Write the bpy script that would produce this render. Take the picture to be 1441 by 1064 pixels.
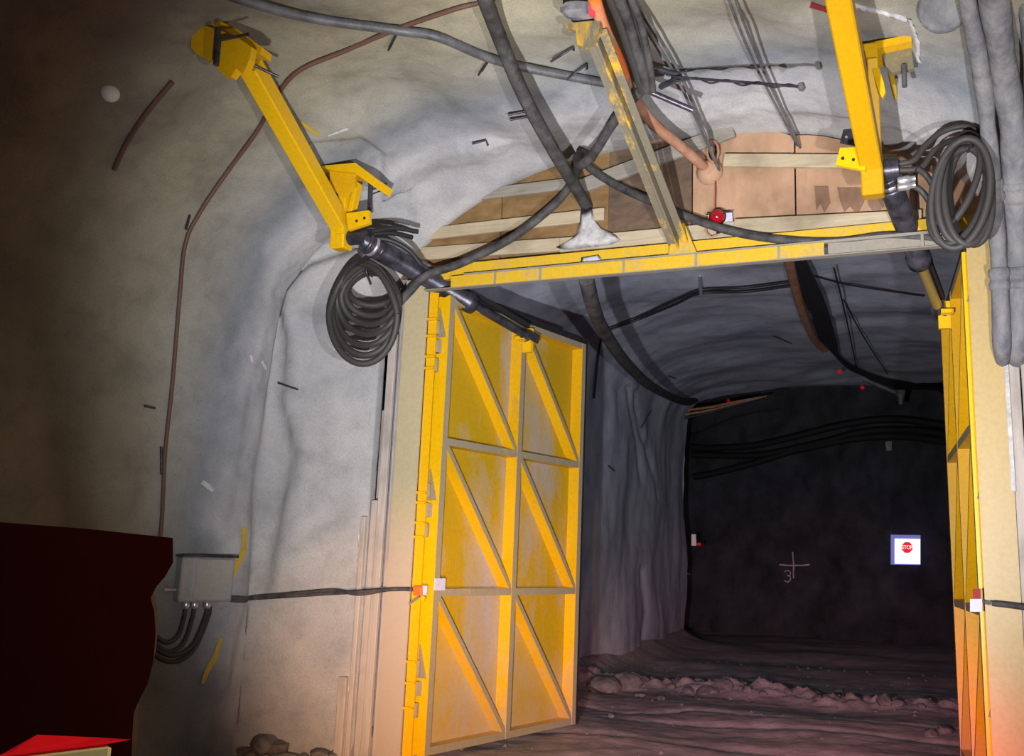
import bpy, bmesh, math, random
import numpy as np
from mathutils import Vector, noise
from mathutils.bvhtree import BVHTree

random.seed(7)
scn = bpy.context.scene
for o in list(bpy.data.objects):
    bpy.data.objects.remove(o)
COL = scn.collection

# ------------------------------------------------------------------ camera
FPX, CXP, CYP, PITCH, ROLL, CZ = 1346.1, 863.0, 532.0, .1958, .0224, 1.92
IW, IH = 1441, 1064
cp, sp = math.cos(PITCH), math.sin(PITCH)
FWD = np.array([0, cp, sp]); _U0 = np.array([0, -sp, cp]); _R0 = np.array([1., 0, 0])
RGT = math.cos(ROLL) * _R0 + math.sin(ROLL) * _U0
UPV = -math.sin(ROLL) * _R0 + math.cos(ROLL) * _U0
CAM = np.array([0, 0, CZ])
cam_d = bpy.data.cameras.new('camera')
cam = bpy.data.objects.new('camera', cam_d); COL.objects.link(cam)
from mathutils import Matrix
M = Matrix(((RGT[0], UPV[0], -FWD[0], 0), (RGT[1], UPV[1], -FWD[1], 0), (RGT[2], UPV[2], -FWD[2], CZ), (0, 0, 0, 1)))
cam.matrix_world = M
cam_d.sensor_fit = 'HORIZONTAL'; cam_d.sensor_width = 36.0
cam_d.lens = FPX / IW * 36.0
cam_d.shift_x = -(CXP - IW / 2) / IW
cam_d.clip_start = .05
scn.camera = cam

# gate frame coordinates: u along the lintel, v into the tunnel beyond the gate, z up
HX, HY, PHI, GW = -1.7328, 9.7357, .3475, 5.0667
DU = np.array([math.cos(PHI), -math.sin(PHI), 0]); DV = np.array([math.sin(PHI), math.cos(PHI), 0])
OO = np.array([HX, HY, 0.])
def W(u, v, z): return OO + u * DU + v * DV + np.array([0, 0, z])
def UVZ(P): q = np.asarray(P) - OO; return np.array([q @ DU, q @ DV, q[2]])

# ------------------------------------------------------------------ world, lights, exposure
wd = bpy.data.worlds.new('mine_dark'); scn.world = wd; wd.use_nodes = True
wd.node_tree.nodes['Background'].inputs[0].default_value = (.012, .013, .02, 1)
wd.node_tree.nodes['Background'].inputs[1].default_value = .5
scn.view_settings.view_transform = 'Standard'; scn.view_settings.look = 'None'
scn.view_settings.gamma = 1; scn.view_settings.exposure = 0.0
scn.view_settings.use_curve_mapping = False

def spot(name, loc, target, energy, color, size, blend, radius):
    l = bpy.data.lights.new(name, 'SPOT'); l.energy = energy; l.color = color
    l.spot_size = math.radians(size); l.spot_blend = blend; l.shadow_soft_size = radius
    o = bpy.data.objects.new(name, l); COL.objects.link(o)
    o.location = loc
    o.rotation_euler = (Vector(target) - Vector(loc)).to_track_quat('-Z', 'Y').to_euler()
    return o
# the machine's own lamps, either side of the camera and below it
spot('work_light_left', W(3.7, -6.9, 1.6), W(2.2, 0, 4.0), 3550, (.97, .96, 1.0), 84, .9, .05)
spot('work_light_right', W(5.7, -6.7, 1.6), W(3.0, 0, 4.7), 1650, (.98, .95, 1.0), 84, .9, .05)
spot('headlamp_left', W(3.9, -6.9, 1.0), W(.15, 0, .8), 3600, (1.0, .50, .22), 31, 1.0, .06)
spot('headlamp_right', W(5.7, -6.7, 1.0), W(5.4, 0, .3), 420, (1.0, .56, .2), 34, 1.0, .06)
spot('red_marker_lamp', W(4.6, -6.9, .9), W(2.7, 6, -1.6), 4300, (1.0, .20, .28), 42, .9, .08)
fill_d = bpy.data.lights.new('warm_fill', 'POINT'); fill_d.energy = 55; fill_d.color = (1.0, .84, .70); fill_d.shadow_soft_size = .12  # added warm fill near the camera, lifts the dark outer walls
fill_o = bpy.data.objects.new('warm_fill', fill_d); COL.objects.link(fill_o); fill_o.location = W(4.9, -8.2, 2.7)

# ------------------------------------------------------------------ projecting helpers (authoring: turn a photo point into a place in the mine)
def ray(x, y): return FWD + (x - CXP) / FPX * RGT + (CYP - y) / FPX * UPV
def PV(x, y, v):
    q = ray(x, y); t = (v - (CAM - OO) @ DV) / (q @ DV); return CAM + t * q
def PU(x, y, u):
    q = ray(x, y); t = (u - (CAM - OO) @ DU) / (q @ DU); return CAM + t * q
def PZ(x, y, z):
    q = ray(x, y); t = (z - CZ) / q[2]; return CAM + t * q
def proj(P):
    q = np.asarray(P) - CAM; d = q @ FWD
    d = np.where(np.abs(d) < 1e-6, 1e-6, d)
    return np.stack([CXP + FPX * (q @ RGT) / d, CYP - FPX * (q @ UPV) / d], -1), d
_shell_v, _shell_f = [], []
BVH = None
def HIT(x, y, off=0.0):
    q = ray(x, y); q = q / np.linalg.norm(q)
    h = BVH.ray_cast(Vector(CAM), Vector(q))
    if h[0] is None: return PV(x, y, -.3)
    n = np.array(h[1]); n = n if n @ q < 0 else -n
    return np.array(h[0]) + n * off

# ------------------------------------------------------------------ materials
def _new(name):
    m = bpy.data.materials.new(name); m.use_nodes = True
    nt = m.node_tree; b = nt.nodes['Principled BSDF']; return m, nt, b
def _noise(nt, scale, detail=6, rough=.6, vec=None, dist=0):
    n = nt.nodes.new('ShaderNodeTexNoise'); n.inputs['Scale'].default_value = scale
    n.inputs['Detail'].default_value = detail; n.inputs['Roughness'].default_value = rough
    n.inputs['Distortion'].default_value = dist
    if vec is not None: nt.links.new(vec, n.inputs['Vector'])
    return n.outputs['Fac']
def _ramp(nt, fac, stops):
    r = nt.nodes.new('ShaderNodeValToRGB'); e = r.color_ramp.elements
    while len(e) < len(stops): e.new(.5)
    for i, (p, c) in enumerate(stops):
        e[i].position = p; e[i].color = c if len(c) == 4 else (*c, 1)
    nt.links.new(fac, r.inputs['Fac']); return r.outputs['Color']
def _mix(nt, fac, a, b, mode='MIX'):
    m = nt.nodes.new('ShaderNodeMix'); m.data_type = 'RGBA'; m.blend_type = mode
    for s, v in (('Factor', fac), ('A', a), ('B', b)):
        i = [k for k in m.inputs if k.name == s and (k.type == 'RGBA' if s != 'Factor' else k.type == 'VALUE')][0]
        if isinstance(v, (int, float)): i.default_value = v
        elif isinstance(v, tuple): i.default_value = (*v, 1) if len(v) == 3 else v
        else: nt.links.new(v, i)
    return [k for k in m.outputs if k.type == 'RGBA'][0]
def _coord(nt, scale=(1, 1, 1)):
    t = nt.nodes.new('ShaderNodeTexCoord'); mp = nt.nodes.new('ShaderNodeMapping')
    mp.inputs['Scale'].default_value = scale
    nt.links.new(t.outputs['Object'], mp.inputs['Vector']); return mp.outputs['Vector']
def _bump(nt, b, h, strength, dist):
    n = nt.nodes.new('ShaderNodeBump'); n.inputs['Strength'].default_value = strength; n.inputs['Distance'].default_value = dist
    nt.links.new(h, n.inputs['Height']); nt.links.new(n.outputs['Normal'], b.inputs['Normal'])

def mat_mottled(name, c1, c2, scale=4, rough=.8, metal=0., bump=.3, bdist=.01, bscale=40, lo=.35, hi=.65, stretch=(1, 1, 1), spec=.3):
    m, nt, b = _new(name); v = _coord(nt, stretch)
    f = _noise(nt, scale, 6, .65, v)
    nt.links.new(_ramp(nt, f, [(lo, c1), (hi, c2)]), b.inputs['Base Color'])
    b.inputs['Roughness'].default_value = rough; b.inputs['Metallic'].default_value = metal
    b.inputs['Specular IOR Level'].default_value = spec
    if bump: _bump(nt, b, _noise(nt, bscale, 4, .6, _coord(nt)), bump, bdist)
    return m

def mat_shotcrete(name, cols, tint_by_v=False):
    m, nt, b = _new(name); v = _coord(nt)
    big = _noise(nt, .55, 4, .55, v, .4); midn = _noise(nt, 3.2, 8, .65, v, .3); fine = _noise(nt, 60, 3, .6, v)
    c = _ramp(nt, big, [(.34, cols[0]), (.5, cols[1]), (.66, cols[2])])
    if tint_by_v:      # olive damp tint; bluish fold shade and outer light falloff painted into colour
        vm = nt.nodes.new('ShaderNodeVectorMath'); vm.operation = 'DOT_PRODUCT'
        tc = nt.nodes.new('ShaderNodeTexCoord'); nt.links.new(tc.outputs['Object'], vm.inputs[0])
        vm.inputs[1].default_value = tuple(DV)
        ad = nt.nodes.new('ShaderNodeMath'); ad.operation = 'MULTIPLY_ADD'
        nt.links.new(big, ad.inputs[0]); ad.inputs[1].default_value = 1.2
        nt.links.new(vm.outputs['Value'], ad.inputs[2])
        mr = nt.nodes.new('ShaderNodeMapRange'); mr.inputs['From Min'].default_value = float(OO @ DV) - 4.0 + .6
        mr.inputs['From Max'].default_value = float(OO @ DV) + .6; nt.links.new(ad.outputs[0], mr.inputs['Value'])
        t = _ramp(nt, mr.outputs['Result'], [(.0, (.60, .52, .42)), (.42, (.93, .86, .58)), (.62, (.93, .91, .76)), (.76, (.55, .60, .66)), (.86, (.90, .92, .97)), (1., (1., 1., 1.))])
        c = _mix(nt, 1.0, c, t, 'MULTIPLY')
    c = _mix(nt, .45, c, _ramp(nt, midn, [(.3, (.55, .55, .56)), (.5, (1, 1, 1)), (.72, (1.25, 1.25, 1.22))]), 'MULTIPLY')
    c = _mix(nt, .35, c, _ramp(nt, fine, [(.3, (.6, .6, .6)), (.6, (1.1, 1.1, 1.1))]), 'MULTIPLY')
    nt.links.new(c, b.inputs['Base Color']); b.inputs['Roughness'].default_value = .78
    b.inputs['Specular IOR Level'].default_value = .25
    hsum = nt.nodes.new('ShaderNodeMath'); hsum.operation = 'ADD'
    nt.links.new(_noise(nt, 22, 6, .7, v), hsum.inputs[0]); nt.links.new(fine, hsum.inputs[1])
    _bump(nt, b, hsum.outputs[0], .4, .012)
    return m

def mat_paint(name, paint, dirt, amount=.5, rough=.42, scale=2.2, streak=True, rust=None, low=0):
    m, nt, b = _new(name)
    v = _coord(nt, (1, 1, .35 if streak else 1))
    f = _noise(nt, scale, 7, .68, v, .2); f2 = _noise(nt, 28, 4, .6, _coord(nt))
    c = _mix(nt, _ramp(nt, f, [(amount, (0, 0, 0)), (amount + .16, (1, 1, 1))]), paint, dirt)
    c = _mix(nt, .25, c, _ramp(nt, f2, [(.3, (.6, .6, .6)), (.6, (1.1, 1.1, 1.1))]), 'MULTIPLY')
    if low:      # splashed mud on the lowest metres
        tc = nt.nodes.new('ShaderNodeTexCoord'); sx_ = nt.nodes.new('ShaderNodeSeparateXYZ'); nt.links.new(tc.outputs['Object'], sx_.inputs[0])
        ma_ = nt.nodes.new('ShaderNodeMath'); ma_.operation = 'MULTIPLY_ADD'; nt.links.new(_noise(nt, 1.6, 6, .65, _coord(nt)), ma_.inputs[0]); ma_.inputs[1].default_value = 3.0; nt.links.new(sx_.outputs['Z'], ma_.inputs[2])
        mp_ = nt.nodes.new('ShaderNodeMapRange'); nt.links.new(ma_.outputs[0], mp_.inputs['Value']); mp_.inputs['From Min'].default_value = low + 2.2; mp_.inputs['From Max'].default_value = low + 1.0
        mp_.inputs['To Max'].default_value = .62
        c = _mix(nt, mp_.outputs['Result'], c, (.36, .285, .25))
    if rust:
        f3 = _noise(nt, 5, 8, .75, _coord(nt))
        c = _mix(nt, _ramp(nt, f3, [(.64, (0, 0, 0)), (.70, (1, 1, 1))]), c, rust)
    nt.links.new(c, b.inputs['Base Color']); b.inputs['Roughness'].default_value = rough
    b.inputs['Specular IOR Level'].default_value = .35
    _bump(nt, b, f2, .12, .004)
    return m

def mat_wood(name, c1, c2, axis=(.6, .6, 9), rough=.75):
    m, nt, b = _new(name)
    g = _noise(nt, 3, 8, .7, _coord(nt, axis), .6); s = _noise(nt, 1.1, 5, .6, _coord(nt))
    c = _ramp(nt, g, [(.3, c1), (.7, c2)])
    c = _mix(nt, _ramp(nt, s, [(.5, (0, 0, 0)), (.72, (.75, .75, .75))]), c, tuple(k * .45 for k in c1))
    nt.links.new(c, b.inputs['Base Color']); b.inputs['Roughness'].default_value = rough
    b.inputs['Specular IOR Level'].default_value = .2
    _bump(nt, b, g, .25, .006); return m

def mat_plain(name, c, rough=.6, metal=0., emit=None, es=0., spec=.4):
    m, nt, b = _new(name)
    f = _noise(nt, 30, 4, .6, _coord(nt))
    nt.links.new(_mix(nt, .3, c, _ramp(nt, f, [(.3, (.6, .6, .6)), (.65, (1.1, 1.1, 1.1))]), 'MULTIPLY'), b.inputs['Base Color'])
    b.inputs['Roughness'].default_value = rough; b.inputs['Metallic'].default_value = metal; b.inputs['Specular IOR Level'].default_value = spec
    if emit: b.inputs['Emission Color'].default_value = (*emit, 1); b.inputs['Emission Strength'].default_value = es
    return m

MT = {}
MT['lining'] = mat_shotcrete('shotcrete_lining', [(.25, .25, .26), (.30, .297, .29), (.36, .352, .335)], True)
MT['inner'] = mat_shotcrete('shotcrete_inner', [(.31, .33, .41), (.37, .39, .47), (.42, .44, .51)])
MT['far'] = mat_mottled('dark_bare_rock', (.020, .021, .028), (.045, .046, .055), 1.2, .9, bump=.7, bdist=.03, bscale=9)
MT['floor'] = mat_mottled('muddy_floor', (.21, .175, .18), (.33, .28, .285), 2.2, .85, bump=.5, bdist=.02, bscale=14)
MT['rock'] = mat_mottled('broken_rock', (.06, .055, .058), (.15, .14, .145), 5, .85, bump=.6, bscale=25)
MT['yellow'] = mat_paint('yellow_paint', (.60, .325, .003), (.36, .24, .05), .60, .40)
MT['gateyellow'] = mat_paint('gate_yellow_paint', (.60, .325, .003), (.36, .24, .05), .60, .40, low=.15)
MT['yellow2'] = mat_paint('clean_yellow_paint', (.66, .38, .003), (.42, .27, .025), .64, .36)
MT['yellow3'] = mat_paint('strut_yellow_paint', (.46, .245, .002), (.32, .2, .02), .66, .4)
MT['panel'] = mat_paint('dusty_yellow_plate', (.36, .225, .006), (.30, .265, .24), .50, .5, .9, low=.30)
MT['dusty'] = mat_paint('dust_caked_steel', (.24, .20, .13), (.42, .30, .06), .60, .7, 3.0)
MT['cream2'] = mat_paint('gold_worn_paint', (.36, .265, .11), (.31, .18, .025), .53, .45, 1.6)
MT['cream'] = mat_paint('faded_cream_paint', (.36, .305, .18), (.34, .31, .28), .52, .55, 1.4, low=2.2)
MT['worn'] = mat_paint('worn_yellow_steel', (.14, .125, .085), (.60, .34, .01), .50, .55, 3.5, True)
MT['wornplate'] = mat_paint('dirty_olive_plate', (.16, .14, .08), (.46, .28, .02), .60, .6, 4, False)
MT['plyblack'] = mat_wood('soaked_plywood', (.055, .042, .034), (.16, .10, .06), (1, 1, 2))
MT['stain'] = mat_wood('wet_plywood', (.15, .085, .05), (.24, .145, .09), (4, 4, .6))
MT['lintel'] = mat_paint('lintel_yellow_paint', (.50, .315, .02), (.30, .25, .14), .52, .45, 1.3, False)
MT['lintel_grey'] = mat_paint('dust_grey_steel', (.22, .20, .16), (.46, .34, .10), .62, .6, 2.0, False)
MT['ply'] = mat_wood('plywood', (.30, .18, .105), (.40, .25, .155), (2, 2, .6))
MT['plydark'] = mat_wood('stained_plywood', (.12, .07, .028), (.24, .145, .062), (1, 1, 2))
MT['plank'] = mat_wood('pale_plank', (.30, .245, .155), (.42, .355, .245))
MT['plankgrey'] = mat_wood('grey_plank', (.17, .155, .13), (.26, .24, .20))
MT['board'] = mat_wood('upright_board', (.30, .262, .23), (.42, .375, .33), (9, 9, .5))
MT['rubber'] = mat_plain('black_rubber', (.014, .0135, .015), .55)
MT['hose'] = mat_plain('dusty_black_hose', (.034, .032, .030), .6)
MT['cable'] = mat_mottled('dusty_cable', (.018, .017, .018), (.075, .071, .069), 6, .7, bump=.3)
MT['oily'] = mat_mottled('oily_black_steel', (.022, .021, .028), (.085, .082, .10), 7, .35, .5, bump=.2)
MT['steel'] = mat_plain('bright_steel', (.62, .62, .64), .3, .8)
MT['rodsteel'] = mat_plain('bronze_rod', (.45, .34, .10), .3, .6)
MT['greysteel'] = mat_mottled('grey_pipe_steel', (.06, .06, .06), (.14, .14, .145), 5, .5, .2)
MT['pipe'] = mat_mottled('sprayed_pipe', (.07, .07, .088), (.24, .24, .225), 4.5, .75, bump=.6, bdist=.02, bscale=16, lo=.3, hi=.75, stretch=(1.2, 1.2, .45))
MT['orange'] = mat_paint('orange_hose', (.80, .15, .015), (.45, .23, .13), .42, .5, 1.5, False)
MT['tanhose'] = mat_mottled('dust_covered_hose', (.24, .10, .055), (.34, .19, .12), 5, .7)
MT['brownwire'] = mat_plain('brown_cable', (.11, .055, .040), .6)
MT['redmark'] = mat_plain('red_spray_paint', (.24, .02, .025), .8)
MT['yellowmark'] = mat_plain('yellow_spray_paint', (.46, .31, .02), .8)
MT['chalk'] = mat_plain('white_chalk', (.42, .40, .42), .9)
MT['white'] = mat_plain('white_plastic', (.80, .78, .74), .5)
MT['greyplas'] = mat_plain('grey_enclosure', (.30, .29, .26), .45, .1)
MT['tag'] = mat_plain('pale_grey_plate', (.42, .42, .52), .5)
MT['redlens'] = mat_plain('red_lens', (.26, .004, .010), .12, 0, spec=.7)
MT['redglow'] = mat_plain('red_lens_glow', (.6, .01, .01), .15, 0, (1, .01, .02), .2, spec=.7)
MT['redtape'] = mat_plain('red_tape', (.75, .03, .05), .5)
MT['redor'] = mat_plain('orange_plastic', (.70, .12, .02), .4)
MT['darkredglow'] = mat_plain('dark_red_glow_body', (.034, .0032, .0022), .6, spec=.15)  # red lamp glow is put into this dark base colour
MT['paleyellow'] = mat_plain('pale_yellow_enamel', (.72, .68, .32), .5)
MT['grout'] = mat_mottled('pale_grout', (.26, .25, .245), (.50, .49, .48), 9, .85, bump=.5, bscale=20)
MT['signwhite'] = mat_plain('glowing_sign_face', (.85, .87, .9), .5, 0, (.95, .97, 1.0), 1.0)  # emission stands in for headlight sent back by the reflective face
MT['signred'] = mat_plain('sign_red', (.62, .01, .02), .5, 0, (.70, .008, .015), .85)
MT['signblue'] = mat_plain('sign_halo', (.18, .2, .6), .5, 0, (.16, .18, .55), .55)  # emissive halo beside the sign face
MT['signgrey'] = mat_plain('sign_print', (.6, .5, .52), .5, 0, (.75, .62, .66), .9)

# ------------------------------------------------------------------ mesh builder
class MB:
    def __init__(s): s.v = []; s.f = []; s.mi = []; s.smooth = []
    def add(s, vs, fs, mi=0, smooth=False):
        o = len(s.v); s.v += [np.asarray(p, float) for p in vs]
        for k, f in enumerate(fs):
            s.f.append(tuple(i + o for i in f)); s.mi.append(mi if not isinstance(mi, (list, tuple)) else mi[k]); s.smooth.append(smooth)
        return s
    def hexa(s, c, mi=0):      # eight corners: bottom 0-3, top 4-7
        return s.add(c, [(3, 2, 1, 0), (4, 5, 6, 7), (0, 1, 5, 4), (1, 2, 6, 5), (2, 3, 7, 6), (3, 0, 4, 7)], mi)
    def box(s, c, ax, ay, az, hx, hy, hz, mi=0):
        c, ax, ay, az = [np.asarray(k, float) for k in (c, ax, ay, az)]
        p = [c + sx * hx * ax + sy * hy * ay + sz * hz * az for sz in (-1, 1) for sx, sy in ((-1, -1), (1, -1), (1, 1), (-1, 1))]
        return s.hexa(p, mi)
    def uvz(s, u0, u1, v0, v1, z0, z1, mi=0):
        return s.hexa([W(a, b, c) for c in (z0, z1) for a, b in ((u0, v0), (u1, v0), (u1, v1), (u0, v1))], mi)
    def bar(s, a, b, wx, wy, side=None, mi=0):     # rectangular bar from a to b
        a, b = np.asarray(a, float), np.asarray(b, float); t = b - a; L = np.linalg.norm(t); t /= L
        sd = np.array([0, 0, 1.]) if side is None else np.asarray(side, float)
        x = np.cross(t, sd); x /= np.linalg.norm(x); y = np.cross(x, t)
        return s.box((a + b) / 2, x, y, t, wx / 2, wy / 2, L / 2, mi)
    def tube(s, pts, r, seg=8, cap=True, mi=0, rs=None):
        pts = [np.asarray(p, float) for p in pts]; n = len(pts); rings = []
        t0 = pts[1] - pts[0]; ref = np.array([0, 0, 1.]) if abs(t0[2]) < .9 * np.linalg.norm(t0) else np.array([1., 0, 0])
        x = np.cross(t0, ref); x /= np.linalg.norm(x)
        vs = []
        for i in range(n):
            t = pts[min(i + 1, n - 1)] - pts[max(i - 1, 0)]; t = t / (np.linalg.norm(t) + 1e-12)
            x = x - t * (x @ t); x /= np.linalg.norm(x); y = np.cross(t, x); rr = rs[i] if rs is not None else r
            vs += [pts[i] + rr * (math.cos(2 * math.pi * k / seg) * x + math.sin(2 * math.pi * k / seg) * y) for k in range(seg)]
        fs = [(i * seg + k, i * seg + (k + 1) % seg, (i + 1) * seg + (k + 1) % seg, (i + 1) * seg + k) for i in range(n - 1) for k in range(seg)]
        s.add(vs, fs, mi, True)
        if cap: s.add(vs[:seg], [tuple(range(seg - 1, -1, -1))], mi); s.add(vs[-seg:], [tuple(range(seg))], mi)
        return s
    def prism(s, poly, ext, mi=0):       # closed 3-D outline pushed along ext
        p = [np.asarray(k, float) for k in poly]; e = np.asarray(ext, float); n = len(p)
        return s.add(p + [k + e for k in p], [tuple(range(n - 1, -1, -1)), tuple(range(n, 2 * n))] + [(i, (i + 1) % n, n + (i + 1) % n, n + i) for i in range(n)], mi)
    def lathe(s, c, axis, prof, seg=20, mi=0):      # prof: (radius, height) pairs
        c, a = np.asarray(c, float), np.asarray(axis, float); a = a / np.linalg.norm(a)
        ref = np.array([0, 0, 1.]) if abs(a[2]) < .9 else np.array([1., 0, 0]); x = np.cross(a, ref); x /= np.linalg.norm(x); y = np.cross(a, x)
        vs = [c + a * h + r * (math.cos(2 * math.pi * k / seg) * x + math.sin(2 * math.pi * k / seg) * y) for r, h in prof for k in range(seg)]
        n = len(prof)
        s.add(vs, [(i * seg + k, i * seg + (k + 1) % seg, (i + 1) * seg + (k + 1) % seg, (i + 1) * seg + k) for i in range(n - 1) for k in range(seg)], mi, True)
        s.add(vs[:seg], [tuple(range(seg - 1, -1, -1))], mi); s.add(vs[-seg:], [tuple(range(seg))], mi)
        return s

ORIG = {}
def build(name, mb, mats, parent=None, label=None, cat=None, group=None, kind=None, bevel=0.0, fixn=True):
    V = np.array(mb.v)
    if parent is not None: org = ORIG[parent.name]
    elif kind == 'structure': org = np.zeros(3)
    else:
        lo, hi = V.min(0), V.max(0); org = np.array([(lo[0] + hi[0]) / 2, (lo[1] + hi[1]) / 2, lo[2]])
    me = bpy.data.meshes.new(name)
    me.from_pydata((V - org).tolist(), [], mb.f)
    mats = mats if isinstance(mats, (list, tuple)) else [mats]
    for m in mats: me.materials.append(MT[m])
    me.polygons.foreach_set('material_index', mb.mi); me.polygons.foreach_set('use_smooth', mb.smooth)
    me.update()
    if fixn:
        bm = bmesh.new(); bm.from_mesh(me); bmesh.ops.recalc_face_normals(bm, faces=bm.faces)
        if bevel: bmesh.ops.bevel(bm, geom=[e for e in bm.edges if len(e.link_faces) == 2 and e.calc_face_angle(0) > .5], offset=bevel, segments=1, affect='EDGES')
        bm.to_mesh(me); bm.free()
    o = bpy.data.objects.new(name, me); COL.objects.link(o)
    if parent is not None: o.parent = parent
    else: o.location = org
    ORIG[o.name] = org
    for k, val in (('label', label), ('category', cat), ('group', group), ('kind', kind)):
        if val: o[k] = val
    return o
def thing(name, loc, label, cat, group=None, kind=None):
    o = bpy.data.objects.new(name, None); COL.objects.link(o); o.location = loc; o.empty_display_size = .1
    ORIG[o.name] = np.asarray(loc, float); o['label'] = label; o['category'] = cat
    if group: o['group'] = group
    if kind: o['kind'] = kind
    return o
def smooth_path(pts, n=8):
    p = [np.asarray(k, float) for k in pts]; p = [2 * p[0] - p[1]] + p + [2 * p[-1] - p[-2]]; out = []
    for i in range(1, len(p) - 2):
        for k in range(n):
            t = k / n
            out.append(.5 * (2 * p[i] + (p[i + 1] - p[i - 1]) * t + (2 * p[i - 1] - 5 * p[i] + 4 * p[i + 1] - p[i + 2]) * t * t + (3 * p[i] - p[i - 1] - 3 * p[i + 1] + p[i + 2]) * t ** 3))
    out.append(p[-2]); return out
def lerp(a, b, t): return a + (b - a) * t
def sst(a, b, x): t = np.clip((x - a) / (b - a), 0, 1); return t * t * (3 - 2 * t)

# ------------------------------------------------------------------ tunnel shells
def profile_uz(s, uL, uR, zs, zc, n):      # s in 0..1: left foot, crown, right foot
    hw = (uR - uL) / 2; uc = (uL + uR) / 2; arc = (hw + (zc - zs)) * 1.25; tot = 2 * zs + 2 * arc
    a = zs / tot
    if s < a: return uL, s / a * zs
    if s > 1 - a: return uR, (1 - s) / a * zs
    th = math.pi * (1 - (s - a) / (1 - 2 * a)); c, q = math.cos(th), math.sin(th)
    return uc + hw * math.copysign(abs(c) ** (2 / n), c), zs + (zc - zs) * abs(q) ** (2 / n)

# folds and steps of the sprayed lining next to the gate, as lines in the photograph
STEPS = [([(500, 352), (440, 375), (405, 410), (402, 440), (412, 480), (408, 520), (400, 560), (410, 640), (395, 720), (385, 800)], .17, 20),
         ([(540, 240), (600, 225), (640, 205), (690, 200)], -.09, 14),
         ([(440, 200), (505, 185), (540, 215), (538, 260)], .10, 10),
         ([(535, 260), (575, 262), (583, 300)], .08, 10)]
GROOVES = [([(403, 600), (420, 640), (418, 690), (440, 760), (455, 800)], .06, 4), ([(400, 545), (425, 548)], .04, 4),
           ([(380, 540), (375, 620), (365, 700), (360, 800), (330, 900), (320, 960)], .03, 7),
           ([(480, 380), (470, 470), (495, 560), (490, 640)], .02, 9), ([(350, 560), (340, 660), (320, 760), (300, 840)], .03, 12)]
IN_GROOVES = [([(880, 545), (885, 580), (897, 620), (905, 680)], .06, 3), ([(890, 550), (900, 600), (915, 650), (925, 700)], .05, 3),
              ([(905, 800), (910, 860), (905, 900), (920, 940)], .05, 3), ([(905, 600), (915, 605), (912, 640)], .03, 3)]
def polydist(P, line):       # signed distance in px and nearest distance
    best = np.full(len(P), 1e9); sg = np.zeros(len(P))
    for (x0, y0), (x1, y1) in zip(line[:-1], line[1:]):
        d = np.array([x1 - x0, y1 - y0], float); L2 = d @ d; q = P - np.array([x0, y0])
        t = np.clip(q @ d / L2, 0, 1); r = q - t[:, None] * d; ds = np.hypot(r[:, 0], r[:, 1])
        cr = d[0] * q[:, 1] - d[1] * q[:, 0]; m = ds < best
        best[m] = ds[m]; sg[m] = np.sign(cr[m])
    return best, sg

def shell(stations, ns, par, amps, seed, sp_lo, sp_hi, names, mats, steps=(), grooves=(), edge=None):
    ss = np.linspace(0, 1, ns); G = np.zeros((len(stations), ns, 3)); Q = np.zeros((len(stations), ns, 3))
    for i, v in enumerate(stations):
        uL, uR, zs, zc, n = par(v)
        for j, s in enumerate(ss):
            u, z = profile_uz(s, uL, uR, zs, zc, n); G[i, j] = W(u, v, z); Q[i, j] = (u, v, z)
    N = np.cross(np.gradient(G, axis=0), np.gradient(G, axis=1)); N /= np.linalg.norm(N, axis=-1, keepdims=True) + 1e-9
    cen = np.array([[W((par(v)[0] + par(v)[1]) / 2, v, 2.5) for _ in (0,)] for v in stations])
    flip = np.sign(((cen - G) * N).sum(-1)); N *= np.where(flip == 0, 1, flip)[..., None]
    D = np.zeros(G.shape[:2]); sv = Vector((seed * 13.1, seed * 7.7, seed * 3.3))
    for i in range(G.shape[0]):
        for j in range(ns):
            p = Vector(G[i, j]) + sv; q = Vector((p.x * 1.0, p.y * 1.0, p.z * .7))
            r = Vector((p.x * 1.5, p.y * 1.5, p.z * .35))
            D[i, j] = amps[4] * noise.noise(r) + amps[0] * noise.noise(q * .7) + amps[1] * noise.noise(q * 2.1) + amps[2] * (abs(noise.noise(p * 5.0)) - .2) + amps[3] * noise.noise(p * 13)
    if edge is not None: D *= np.array([edge(v) for v in stations])[:, None]
    F = G.reshape(-1, 3); P, dep = proj(F); ok = dep > 1.0; Dm = D.reshape(-1)
    for line, h, w in steps:
        ds, sg = polydist(P, line); k = ok & (ds < 60)
        Dm[k] += h * .5 * np.tanh(sg[k] * ds[k] / (w * .25)) * np.exp(-(ds[k] / (w * 1.6)) ** 2) * -1
    for line, h, w in grooves:
        ds, sg = polydist(P, line); k = ok & (ds < 40); Dm[k] -= h * np.exp(-(ds[k] / w) ** 2)
    G = G + N * Dm.reshape(D.shape)[..., None]
    lo, hi = int(ns * sp_lo), int(ns * sp_hi)
    for (a, b), nm in zip(((0, lo), (lo, hi), (hi, ns - 1)), names):
        w = b - a + 1; vs = G[:, a:b + 1].reshape(-1, 3)
        fs = [(i * w + j, i * w + j + 1, (i + 1) * w + j + 1, (i + 1) * w + j) for i in range(len(stations) - 1) for j in range(w - 1)]
        mb = MB(); mb.v = list(vs); mb.f = fs; mb.mi = [0] * len(fs); mb.smooth = [True] * len(fs)
        o = len(_shell_v); _shell_v.extend(map(Vector, vs)); _shell_f.extend([tuple(q + o for q in f) for f in fs])
        STRUCT[nm[0]] = build(nm[0], mb, mats, kind='structure', label=nm[1], fixn=False)
STRUCT = {}
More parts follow.
